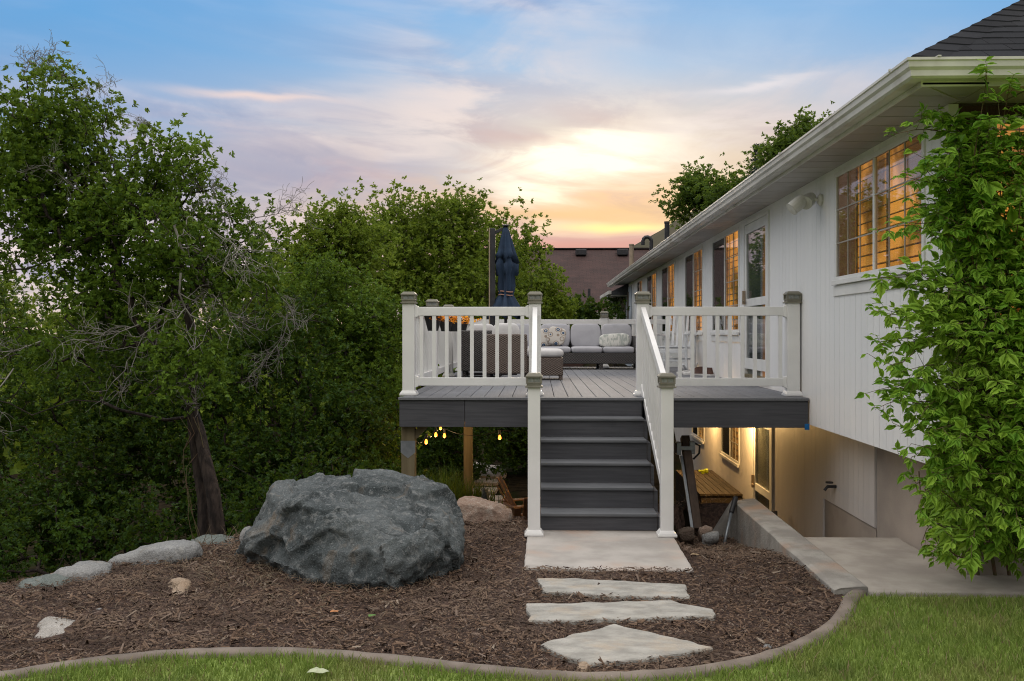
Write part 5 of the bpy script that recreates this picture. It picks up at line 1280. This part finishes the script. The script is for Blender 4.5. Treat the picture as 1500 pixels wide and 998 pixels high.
def make_tree(name, label, cat, trunk, tr, blobs, ncl, nl, lsize, leaf, bark, seed, group=None, clump=.16, wr=.55, upb=.35, shell=2.4, twig=.004, clip=None, limbs=None, depth=.85):
    """trunk: list of points; blobs: (px, py, radius px, Y). Crown = leaf clumps through the blobs' volume, branches grown to each clump"""
    g = np.random.default_rng(seed); base = Vector(trunk[0])
    root = empty(name, base, label, cat, group)
    BC = np.array([tuple(atY(px, py, Y)) for px, py, r, Y in blobs]); BR = np.array([r*Y/1440 for px, py, r, Y in blobs])
    w = BR**2.3; nb = max(8, ncl//6); pick = g.choice(len(BR), nb, p=w/w.sum()); dr = unit(g.normal(0, 1, (nb,3))); rr = BR[pick]*g.random(nb)**(1/shell)*(1+.08*g.normal(0,1,nb))
    bough = BC[pick] + dr*np.array([1, depth, 1])*rr[:,None]; bi = g.integers(0, nb, ncl)
    CC = bough[bi] + g.normal(0, 1, (ncl,3))*np.array([1,1,.8])*clump*1.05; dr = dr[bi]
    gz = height(CC[:,:2]); ok = CC[:,2] > gz+.12
    if clip is not None: ok &= clip(CC)
    CC = CC[ok]; out_ = unit(dr[ok] + np.array([0,0,upb]) + g.normal(0,.35,(ok.sum(),3))); n = len(CC)
    # branches
    nodes = []; par = []; 
    def add(p, q): nodes.append(tuple(p)); par.append(q); return len(nodes)-1
    T = []
    for a, b in zip(trunk[:-1], trunk[1:]):
        a, b = Vector(a), Vector(b); k = max(1, int((b-a).length/.22))
        for i in range(k): T.append(a.lerp(b, i/k))
    T.append(Vector(trunk[-1])); last = -1
    for p in T: last = add(p, last)
    ntr = len(nodes)
    for lb in (limbs or []):
        q = int(np.argmin(((np.array(nodes[:ntr]) - np.array(lb[0]))**2).sum(1)))
        for a, b in zip(lb[:-1], lb[1:]):
            a, b = Vector(a), Vector(b); k = max(1, int((b-a).length/.2))
            for i in range(1, k+1):
                p = a.lerp(b, i/k); p += Vector(g.normal(0, .018, 3)); q = add(p, q)
    t0 = np.array(T[len(T)//2]); order = np.argsort(((CC-t0)**2).sum(1))
    NA = np.array(nodes)
    lo = int(ntr*.30); 
    for i in order:
        c = CC[i]; dv = c - NA; d = np.linalg.norm(dv, axis=1); d = d + .7*np.maximum(0, NA[:,2]-c[2]); d[:lo] += 50
        q = int(np.argmin(d)); a = NA[q]; L = np.linalg.norm(c-a); k = max(2, int(L/.25)+1)
        new = []
        sag = g.normal(0, .07, 3)*L; sag[2] += .12*L
        for j in range(1, k+1):
            t = j/k; p = a + (c-a)*t + sag*math.sin(math.pi*t) ; q = add(p, q); new.append(p)
        NA = np.vstack([NA, np.array(new)])
    cnt = np.zeros(len(nodes)); 
    hasc = np.ones(len(nodes), bool)
    for p in par:
        if p >= 0: hasc[p] = False
    cnt[hasc] = 1
    for i in range(len(nodes)-1, -1, -1):
        if par[i] >= 0: cnt[par[i]] += cnt[i]
    rad = twig*np.power(np.maximum(cnt,1), .47)
    rmax = rad[0]; 
    for i in range(ntr):
        f = i/max(1, ntr-1); rad[i] = max(rad[i]*.5, tr*(1-.78*f)) 
    for i in range(ntr, len(nodes)): rad[i] = min(rad[i], tr*.55)
    tm = MB(); sd = 12 if tr > .1 else 8
    pts = [Vector(nodes[i]) + Vector((mnoise.noise(Vector(nodes[i])*3)*.02, mnoise.noise(Vector(nodes[i])*3+Vector((7,0,0)))*.02, 0)) for i in range(ntr)]
    rr_ = [rad[i]*(1+.12*mnoise.noise(Vector((i*.7,seed,0)))) for i in range(ntr)]; rr_[0] *= 1.5
    if len(rr_) > 1: rr_[1] *= 1.18
    if tr > .09:                                                     # furrowed bark on the trunks one can see close up
        p2 = []; r2 = []
        for i in range(len(pts)-1):
            for j in range(6): p2.append(pts[i].lerp(pts[i+1], j/6)); r2.append(rr_[i]+(rr_[i+1]-rr_[i])*j/6)
        tm.tube(p2, r2, 30)
        for i, v_ in enumerate(tm.v):
            c_ = p2[min(i//30, len(p2)-1)]; vv = Vector(v_); q = Vector((vv.x*16, vv.y*16, vv.z*2.6)); dd = (vv-c_).normalized()
            tm.v[i] = tuple(vv + dd*(.020*abs(mnoise.noise(q))*2 - .012 + .022*mnoise.noise(vv*3.5)))
    else: tm.tube(pts, rr_, sd)
    tm.build('trunk', bark, root, smooth=True)
    bmz = tubes_from_graph(nodes, [(-1 if i < ntr else p) for i, p in enumerate(par)], rad)
    if bmz.v: bmz.build('branches', bark, root, smooth=True)
    # leaves
    nr = max(1, nl//8); tr_ = n*nr; ri = np.repeat(np.arange(n), nr); A = out_[ri]; sc = (clump*g.uniform(.6, 1.35, n))[ri]
    ro = CC[ri] + g.normal(0, 1, (tr_,3))*sc[:,None]*.6 + A*(g.uniform(-.4, 1.0, tr_)*sc)[:,None]
    RA = unit(unit(ro-CC[ri]+1e-6)*.5 + A*.6 + g.normal(0,.35,(tr_,3)) + np.array([0,0,.35]))
    tot = tr_*8; ci = np.repeat(np.arange(tr_), 8); AX = RA[ci]; pr = unit(np.cross(AX, g.normal(0,1,(tot,3))))
    D = unit(AX*g.uniform(.15,.9,tot)[:,None] + pr + g.normal(0,.12,(tot,3))); CL = ro[ci] - AX*(g.uniform(0,.8,tot)*lsize)[:,None]
    V, Fa = leaf_arrays(CL, D, g.uniform(.6, 1.3, tot)*lsize, wr, g)
    np_mesh('crown', V, Fa, leaf, root)
    return root
def dead(mb, p, d, L, r, lv, g):
    k = 5; pts = [Vector(p)]; d = Vector(d).normalized()
    for i in range(k):
        d = (d + Vector(g.normal(0, .28, 3))).normalized(); pts.append(pts[-1] + d*L/k)
    mb.tube(pts, [max(.0016, r*.62*(1-.16*i)) for i in range(k+1)], 5 if r > .004 else 4, cap=False)
    if lv > 0:
        for i in range(1, k+1):
            for _ in range(2 if i > 1 else 1):
                nd = (d + Vector(g.normal(0, .75, 3))).normalized(); dead(mb, pts[i], nd, L*g.uniform(.38,.62), r*.55, lv-1, g)

# the gnarled oak on the slope
YO = 9.4
def P(px, py, Y=YO): return atY(px, py, Y)
tr0 = [P(304,800)-Vector((0,0,.25)), P(298,730), P(290,670), P(283,610), P(280,560), P(286,500,9.3), P(268,440,9.3), P(235,380,9.4), P(205,320,9.5), P(175,270,9.5)]
limbs = [[P(283,612), P(240,612,9.3), P(180,598,9.1), P(110,590,9.0), P(50,612,8.9), P(-20,590,8.9)],
         [P(283,600), P(215,565,9.7), P(150,530,9.9), P(80,520,10), P(10,480,10)],
         [P(284,520), P(220,500,9.2), P(150,515,9.1), P(95,470,9.1)],
         [P(268,440), P(320,395,9.5), P(350,360,9.7), P(385,345,9.8)],
         [P(205,320), P(130,300,9.6), P(75,260,9.7), P(55,170,9.7), P(35,115,9.7)],
         [P(205,320), P(120,350,9.3), P(40,400,9.2)],
         [P(175,270), P(150,200,9.6), P(160,150,9.6)], [P(205,320), P(235,260,9.5), P(250,200,9.5)]]
bl = [(60,215,72,9.6),(95,270,80,9.6),(28,320,80,9.4),(130,335,75,9.5),(225,255,45,9.5),(222,325,72,9.6),(280,330,42,9.6),(55,430,62,9.2),(150,420,70,9.3),(310,390,50,9.6),(362,352,34,9.8),(395,375,34,9.9),
      (110,175,36,9.7),(150,150,20,9.7),(238,200,22,9.5),(35,140,24,9.8),(250,205,20,9.5),(20,220,60,9.8),(262,275,30,9.6),(120,500,60,9.2),(230,430,55,9.6),(20,520,45,9.2),(195,190,22,9.6), (300,280,14,9.6), (265,470,40,8.9),(290,400,42,8.9),(225,340,45,8.9),(300,530,30,8.9),(245,530,40,8.95),(180,300,40,9.0),(335,430,40,9.2)]
oak = make_tree('oak_tree', 'gnarled oak with leaning dark trunk and grey dead branches left of the boulder', 'tree', tr0, .082, bl, 860, 84, .048, M['oak'], M['bark'], 21, clump=.15, limbs=limbs, wr=.58)
g = np.random.default_rng(5); mb = MB()
g = np.random.default_rng(6)
for px, py, Y, dx, dz, L, r in ((255,330,8.7,.15,-.9,1.05,.02),(265,400,8.6,-.25,-.9,.9,.017),(300,330,9.0,.7,-.6,.7,.013),(262,440,9.1,-.2,-.5,.75,.016),(240,460,9.0,-.6,-.5,.7,.014),
                                (60,500,8.9,-.5,-.6,.6,.012),(20,540,8.8,.1,-.8,.6,.012),(0,610,8.8,-.1,-.6,.45,.01),(130,300,9.4,.3,.8,.5,.01),(340,340,9.6,.2,.8,.55,.010),(360,330,9.7,.9,.5,.6,.010),(330,330,9.7,-.3,.9,.5,.010),(60,140,9.7,.6,1,.4,.009),(30,120,9.7,-.3,1,.35,.008),(90,120,9.7,.3,1,.35,.008),(110,150,9.7,.8,.8,.4,.008),(230,215,9.5,.3,1,.35,.008),
                                (400,420,10,.4,-.7,.6,.011),(420,460,10,.2,-.9,.6,.010),(275,560,9.0,.2,-.5,.35,.008),):
    dead(mb, P(px, py, Y), (dx, -.25, dz), L, r, 2, g)
mb.build('dead_branches', M['greybark'], oak, smooth=True)
tm = MB(); tm.tube([P(322,802)-Vector((0,0,.3)), P(318,770,9.3), P(312,720,9.25), P(300,670,9.3), P(292,630,9.38), P(285,600,9.4)], [.11,.075,.068,.06,.055,.03], 10); tm.build('trunk', M['bark'], oak, smooth=True)
tm = MB()
for k in range(4):
    pts = []; ph = g.uniform(0,6); 
    for j in range(9):
        t = j/8; q = P(304-20*t, 800-190*t); a_ = ph + t*g.uniform(2,4); pts.append(q + Vector((math.cos(a_)*.12, -.10-.03*math.sin(a_*2), 0)))
    tm.tube(pts, .0035, 4, cap=False)
tm.build('climbing_stems', M['stem'], oak, smooth=True)

# scrub oaks along the slope, one after another
GRP = 'scrub oaks on the slope beside the deck'
def scrub(label, x, y, tr, bl, ncl, seed, leaf='oak_shaded', nl=72, ls=.056, cl=.19, name='scrub_oak', clip=None, shell=2.4, group=GRP, lean=(0,0), dp=.85):
    z = h1(x, y); top = max(atY(b[0], b[1], b[3]).z for b in bl)
    t = [(x, y, z-.1), (x+.05+lean[0]*.3, y, z+.5), (x-.03+lean[0]*.7, y+lean[1]*.5, z+(top-z)*.4), (x+.06+lean[0], y+lean[1], z+(top-z)*.72)]
    return make_tree(name, label, 'tree', t, tr, bl, ncl, nl, ls, M[leaf], M['bark'], seed, group, clump=cl, clip=clip, shell=shell, depth=dp)
keep = lambda C: (C[:,0] < -1.65) | (C[:,1] > 19.9)
scrub('dark scrub oak low behind the gnarled trunk at far left', -5.1, 12.0, .07, [(40,560,90,12),(-40,650,110,11.5),(100,650,95,11.8),(20,760,100,11),(110,750,90,11),(-30,480,80,12.2),(150,580,80,12.2)], 520, 31, 'oak_shaded')
scrub('dark scrub oak directly behind the leaning oak trunk', -4.0, 12.2, .07, [(230,560,85,12.4),(210,660,90,12),(260,750,90,11.5),(180,760,80,11.2),(330,640,85,12.2),(340,740,80,11.4),(310,540,70,12.6)], 520, 32, 'oak_shaded')
scrub('dense scrub oak filling the gap between the leaning oak and the deck corner', -3.2, 12.6, .07, [(420,560,85,13),(400,660,85,12.4),(470,640,85,12.6),(430,740,80,11.8),(500,720,70,11.6),(380,480,70,13),(530,640,60,12.6),(560,700,52,12)], 560, 33, 'oak_shaded', clip=keep)
scrub('scrub oak pressing against the left deck railing', -2.9, 13.6, .06, [(520,540,70,13.6),(555,480,55,14),(550,600,55,13.2),(490,480,60,14),(575,550,30,13.4),(470,420,50,14.2)], 420, 34, 'oak', clip=keep)
scrub('yellow green oak with sky gaps left of the tall round tree', -4.2, 16.5, .09, [(470,385,62,16.5),(440,430,60,16.5),(480,330,34,16.5),(510,400,60,16.8),(400,440,60,16),(350,470,60,15.6),(530,350,36,17),(472,305,14,16.5),(420,500,60,15.5),(380,400,34,16.4)], 560, 35, 'oak_yel', ls=.066, cl=.21, clip=keep, lean=(-.4,0))
scrub('tall round crowned tree behind the deck and the umbrella', -2.6, 21.5, .13, [(650,345,58,21.5),(600,370,62,21),(700,365,58,22),(660,420,70,21),(590,440,62,20.6),(720,430,60,21.8),(640,305,26,21.5),(695,305,28,22),(570,320,28,21),(600,310,26,21),(735,340,20,22),(545,390,42,20.6),(540,470,55,20.2),(640,490,60,20.4),(740,480,50,21),(560,345,30,21)], 1150, 36, 'oak_yel', ls=.078, cl=.25, clip=keep)
scrub('low bright green tree to the right of the umbrella', .15, 24.5, .08, [(780,430,40,24.5),(800,450,34,24.5),(760,400,36,24.5),(775,352,16,24.5),(787,372,12,24.5),(750,450,45,24),(815,470,26,24.5),(765,365,22,24.5)], 380, 37, 'oak_yel', ls=.085, cl=.22)
scrub('small dark bush in front of the neighbouring brown roof', 2.2, 29, .05, [(850,462,24,29),(872,468,18,29),(838,474,20,29),(900,455,16,31)], 200, 38, 'oak_shaded', ls=.09, cl=.2, name='shrub', group=None)
scrub('hazy green tree far behind the gnarled oak', -9.5, 20, .1, [(60,480,70,20),(150,500,70,20),(-30,500,70,20),(250,470,70,20),(330,480,60,19),(-120,470,80,20),(180,440,40,20)], 520, 39, 'oak_yel', ls=.085, cl=.26)
scrub('shady scrub thicket at the back below the deck, left part', -1.6, 20.6, .06, [(630,640,40,20.5),(600,680,50,20),(650,690,50,20.6),(690,650,46,21),(560,690,60,19.6),(620,590,36,21),(660,610,40,21.5)], 380, 40, 'oak_shaded', ls=.08, cl=.22)
scrub('shady scrub thicket at the back below the deck, right part', -.2, 22.5, .06, [(740,630,46,22.5),(770,650,44,22.5),(720,660,40,22),(790,620,44,23),(700,600,40,23),(760,590,44,23)], 340, 41, 'oak_shaded', ls=.08, cl=.22)
scrub('low dark scrub at the bottom of the slope behind the edge rocks', -4.6, 9.6, .05, [(20,830,60,9.6),(90,800,60,9.8),(170,790,55,9.9),(-50,820,70,9.4),(240,770,45,10)], 130, 42, 'oak_shaded', nl=64, ls=.052, cl=.16)
scrub('low dark scrub between the gnarled trunk and the boulder', -2.9, 10.4, .05, [(340,770,46,10.4),(390,740,50,10.6),(440,700,46,10.8),(500,690,45,10.8),(550,700,40,11)], 120, 43, 'oak_shaded', nl=64, ls=.052, cl=.16, clip=keep)
# far wood across the ravine
g = np.random.default_rng(44); n = 30000; x = g.uniform(-70, -2.5, n); y = g.uniform(34, 46, n); top = np.array([1.1 + 1.9*mnoise.fractal(Vector((a*.22, 3, 0)), 1, 2, 4) for a in x])
z = -6 + (top+6)*np.sqrt(g.random(n)); V, Fa = leaf_arrays(np.column_stack([x, y, z]), unit(g.normal(0,1,(n,3))), g.uniform(.35,.75,n), .6, g)
o = np_mesh('far_wood', V, Fa, M['oak_yel']); o['kind'] = 'stuff'
# trees beyond the roof of the house
GR2 = 'trees showing over the house roof'
def back(label, x, y, bl, ncl, seed, leaf, name='shade_tree', **k):
    return scrub(label, x, y, .14, bl, ncl, seed, leaf, name=name, group=GR2, **k)
back('rounded leafy tree over the roof nearest the grey vent pipes', 6.6, 34, [(1010,290,25,34),(1045,300,26,34),(1030,275,16,34),(1000,305,17,34),(1060,320,37,34)], 250, 51, 'maple', ls=.12, cl=.28)
back('leafy tree rising over the near part of the roof', 9.0, 27, [(1190,195,17,27),(1150,220,19,27),(1215,175,11,27),(1225,162,7,27),(1120,240,10,27),(1180,240,37,27),(1230,210,25,27),(1165,205,8,27)], 300, 52, 'maple', ls=.10, cl=.24)
back('second leafy tree over the roof beside the blue spruce', 7.6, 31, [(1065,285,14,31),(1080,300,29,31),(1120,280,29,31)], 240, 53, 'maple', ls=.11, cl=.26)
# spruce: tiers of drooping boughs
def spruce(x, y, z0, zt, rb, label):
    r_ = empty('spruce_tree', (x, y, z0), label, 'tree', GR2); g = np.random.default_rng(61)
    MB().tube([(x,y,z0),(x,y,zt)], [.16,.01], 8).build('trunk', M['bark'], r_, smooth=True); C = []; D = []
    z = zt; 
    while z > z0+1.0:
        f = (zt-z)/(zt-z0); rr = .06 + rb*f; nb = 7+int(10*f)
        for b in range(nb):
            a = g.uniform(0, 6.283); L = rr*g.uniform(.75, 1.1); k = max(4, int(L/.045))
            for j in range(k):
                t = (j+1)/k; p = np.array([x+math.cos(a)*L*t, y+math.sin(a)*L*t, z - .28*L*t + .14*L*t*t])
                for _ in range(7): C.append(p + g.normal(0,.02,3)); D.append(np.array([math.cos(a), math.sin(a), .1])*.7 + g.normal(0,.6,3))
        z -= .13+.05*f
    C = np.array(C); V, Fa = leaf_arrays(C, unit(np.array(D)), g.uniform(.05,.11,len(C)), .22, g); np_mesh('crown', V, Fa, M['spruce'], r_)
p_ = atY(1107, 214, 30); spruce(p_.x, 30, .5, p_.z, 1.9, 'pointed blue green spruce over the roof between two leafy trees')

# ornamental grasses and low plants at the back below the deck
def grass_clump(px, py, Y, n, hgt, sp, label, seed):
    p_ = atY(px, py, Y); g = np.random.default_rng(seed); z = p_.z; b = np.column_stack([p_.x+g.normal(0, sp*.4, n), Y+g.normal(0, sp*.4, n), np.full(n, z)])
    a = g.uniform(0, 6.283, n); H = hgt*g.uniform(.5, 1.1, n); ln = H*g.uniform(.1, .7, n); dr = np.stack([np.cos(a), np.sin(a), np.zeros(n)], 1); s_ = np.stack([-np.sin(a), np.cos(a), np.zeros(n)], 1)*.007
    V = []; K = 4
    for k in range(K+1):
        t = k/K; c = b + dr*(ln*t*t)[:,None] + np.array([0,0,1.])*(H*(t-.25*t*t))[:,None]; V += [c-s_*(1-t*.9), c+s_*(1-t*.9)]
    V = np.stack(V, 1).reshape(-1,3); q = (np.arange(n)*(2*K+2))[:,None]; Fa = np.concatenate([q+np.array([2*k,2*k+1,2*k+3,2*k+2]) for k in range(K)])
    o = np_mesh('ornamental_grass', V, Fa, M['oak_shaded']); tag(o, label, 'plant', 'grasses below the deck')
grass_clump(660, 748, 13.6, 340, .74, .5, 'tall feathery grass clump left of the middle deck post', 71)
grass_clump(698, 744, 13.2, 260, .48, .34, 'shorter bright grass clump right of the middle deck post', 72)
grass_clump(640, 735, 15.2, 320, .7, .5, 'grass clump in the shade nearest the corner deck post', 73)
# straggling weeds at the slope edge
def weeds(px, py, Y, n, hgt, label, seed):
    p_ = atY(px, py, Y); g = np.random.default_rng(seed); mb = MB()
    for k in range(n):
        a = g.uniform(0, 6.283); L = hgt*g.uniform(.5, 1.2); ln = L*g.uniform(.2, 1.0)
        q = Vector((p_.x+g.normal(0,.06), Y+g.normal(0,.05), p_.z)); mb.tube([q + Vector((math.cos(a)*ln*t*t, math.sin(a)*ln*t*t*.5, L*(t-.45*t*t*(ln/L)))) for t in np.linspace(0,1,6)], [.0035,.003,.003,.0025,.002,.001], 4, cap=False)
    o = mb.build('dry_weed', M['straw']); tag(o, label, 'weed', 'dry weeds along the slope edge')
weeds(300, 835, 7.6, 14, .34, 'dry weed stalks standing behind the long pale rock', 81)
weeds(345, 800, 8.1, 9, .2, 'short dry weed tuft beside the boulder left end', 82)
weeds(258, 835, 7.9, 9, .3, 'bent dry weed stalks over the long pale rock left end', 83)

# climbing vine on the near house corner
vb = atZ(1440, 815, 0.0); vr = empty('climbing_vine', (3.15, 6.9, 0), 'tall leafy green vine covering the near corner of the house', 'vine')
g = np.random.default_rng(91); stems = MB(); LC = []; LD = []; LS = []
def compound(p, d, size):
    """a compound leaf: terminal leaflet and two pairs hanging from a short stalk"""
    d = Vector(d).normalized(); side = d.cross(Vector((0,0,1))); side = side.normalized() if side.length > .01 else Vector((1,0,0))
    st = p + d*size*.9 + Vector((0,0,-size*.15)); stems.tube([p, st], [.0018,.0012], 3, cap=False)
    for (f, ang, s) in ((1.0, 0, 1.15), (.95, .8, 1.0), (.95, -.8, 1.0), (.55, 1.35, .8), (.55, -1.35, .8)):
        if g.random() < .12: continue
        dd = d*math.cos(ang) + side*math.sin(ang) + Vector((0,0,-.45)) + Vector(g.normal(0,.16,3))
        LC.append(p + (st-p)*f); LD.append(dd.normalized()); LS.append(size*s*g.uniform(.55, 1.25))
def shoot(a, b, r, dens=.055, size=.06, arch=.12):
    a, b = Vector(a), Vector(b); L = (b-a).length; k = max(5, int(L/.08)); pts = []
    wob = Vector(g.normal(0,.05,3))
    for i in range(k+1):
        t = i/k; pts.append(a + (b-a)*t + Vector((0,0,arch*L*math.sin(math.pi*t))) + wob*math.sin(math.pi*2*t))
    stems.tube(pts, [r*(1-.75*i/k) for i in range(k+1)], 5, cap=False)
    n = int(L/dens); d0 = (b-a).normalized()
    for i in range(1, n+1):
        t = i/n; q = t*k; j = min(k-1, int(q)); p = pts[j].lerp(pts[j+1], q-j); sg = 1 if i % 2 else -1
        d = d0*.55 + Vector((g.normal(0,.35), -.45+g.normal(0,.35), sg*.5+.15+g.normal(0,.3)))
        compound(p, d, size*(1.1-.45*t)*g.uniform(.8,1.2))
# main stems up the corner
for (x0, x1, y0) in ((2.98,2.80,6.52),(3.1,3.0,6.48),(3.2,3.25,6.45),(3.35,3.4,6.46)):
    pts = [Vector((x0+.16, 7.12, -.02)), Vector((x0+.10, 7.08, .25)), Vector((x0-.02, 6.95, .5)), Vector((x0+.03, 6.66, .70))] + [Vector((x0+(x1-x0)*t + g.normal(0,.02), y0+g.normal(0,.02), .8+2.05*t)) for t in np.linspace(0,1,10)]
    stems.tube(pts, [.013-.0007*i for i in range(len(pts))], 7, cap=False)
ends = [(1300,200),(1312,258),(1292,340),(1276,405),(1272,452),(1286,420),(1271,518),(1288,500),(1270,576),(1282,600),(1308,620),(1296,560),(1316,665),(1330,690),(1345,742),(1358,806),(1356,172),(1392,188),(1330,290),(1340,390),(1328,470),(1322,545),(1350,300),(1352,440),(1345,520),(1350,610),(1360,700),(1368,640),(1364,350),(1360,240),(1340,225),(1375,270),(1378,760),(1330,330),(1312,480),(1335,650),(1368,560)]
ends = ends + [(x_+g.uniform(10,50), y_+g.uniform(-25,25)) for x_, y_ in ends]
for i, (ex_, ey_) in enumerate(ends):
    Y = g.uniform(6.05, 6.42); b = atY(ex_, ey_, Y); a = Vector((2.80+g.uniform(0,.12), 6.45, max(.25, b.z + g.uniform(-.35, .02))))
    shoot(a, b, .006, .060, .090)
for (ex_, ey_, Y) in ((1446,100,5.9),(1462,150,6.0),(1438,215,6.1),(1490,165,6.1),(1500,210,6.2),(1415,190,6.2),(1470,235,6.1),(1425,235,6.1),(1450,180,6.0),(1480,120,5.95),(1405,225,6.2),(1495,260,6.1)):
    b = atY(ex_, ey_, Y); shoot((b.x+.05+g.uniform(0,.1), 6.35, b.z-.75), b, .006, .075, .10, .05)
# leaf wall over the corner, in overlapping layers of short shoots
for i in range(1250):
    x = g.uniform(2.74, 3.85); z = .50 + 2.48*g.random()**.9
    if x > 2.95 and z > 2.25 and g.random() < .66: continue
    y = 6.42 - g.random()*.16 - .18*math.sin(min(1, max(0, (z-.1)/2.2))*math.pi)
    d = Vector((g.normal(-.15,.6), -abs(g.normal(.5,.3)), g.normal(-.05,.45)))
    shoot((x, y+.12, z), Vector((x, y+.12, z)) + d*g.uniform(.14,.34), .004, .060, .088*g.uniform(.65,1.2))
for i in range(110):
    ex_ = g.uniform(1362, 1510); ey_ = g.uniform(715, 826); Y = g.uniform(6.7, 7.05); b = atY(ex_, ey_, Y); b.z = max(b.z, .04); shoot((b.x+g.uniform(-.05,.25), Y+.15, b.z+.35), b, .005, .06, .085)
stems.build('stem', M['stem'], vr, smooth=True)
# pointed leaflets, folded along the midrib, with a toothed outline
C = np.array(LC); D = unit(np.array(LD)); L = np.array(LS)[:,None]; n = len(C)
S = unit(np.cross(D, unit(g.normal(0,.40,(n,3)) + np.array([-.1,-.85,.85])))); U = np.cross(S, D); fo_ = g.uniform(.05,.3,n)[:,None]; cu = g.uniform(-.05,.45,n)[:,None]
ring = [(.0,0),(.20,.17),(.42,.28),(.58,.235),(.64,.26),(.82,.11),(1.12,0)]
vs = [C + D*L*a - U*L*cu*a*a for a, w_ in ring]
for sg in (1, -1): vs += [C + D*L*a + S*L*w_*sg + U*L*(fo_*w_ - cu*a*a) for a, w_ in ring[1:-1]]
V = np.stack(vs, 1).reshape(-1,3); q = (np.arange(n)*17)[:,None]; Fs = []
for base, flip in ((7, 0), (12, 1)):
    Lf = [0] + [base+k for k in range(5)] + [6]
    for k in range(1, 5):
        f = [k, Lf[k], Lf[k+1], k+1]; Fs.append(q+np.array(f))
    Fs.append(q+np.array([0, Lf[1], 1, 1])); Fs.append(q+np.array([5, Lf[5], 6, 6]))
quads = np.concatenate([f for f in Fs if f[0][2] != f[0][3]]); tris = np.concatenate([f[:, :3] for f in Fs if f[0][2] == f[0][3]])
me = bpy.data.meshes.new('leaves'); me.vertices.add(len(V)); me.vertices.foreach_set('co', V.astype(np.float32).ravel())
lv = np.concatenate([quads.ravel(), tris.ravel()]).astype(np.int32); me.loops.add(len(lv)); me.loops.foreach_set('vertex_index', lv)
ls_ = np.concatenate([np.arange(0, quads.size, 4), quads.size + np.arange(0, tris.size, 3)]).astype(np.int32); me.polygons.add(len(ls_)); me.polygons.foreach_set('loop_start', ls_)
me.materials.append(M['vine']); me.update(calc_edges=True); me.validate(); me.polygons.foreach_set('use_smooth', np.ones(len(me.polygons), bool))
o = bpy.data.objects.new('leaves', me); link(o, vr)
print('objects', len(bpy.data.objects), 'leaflets', n)
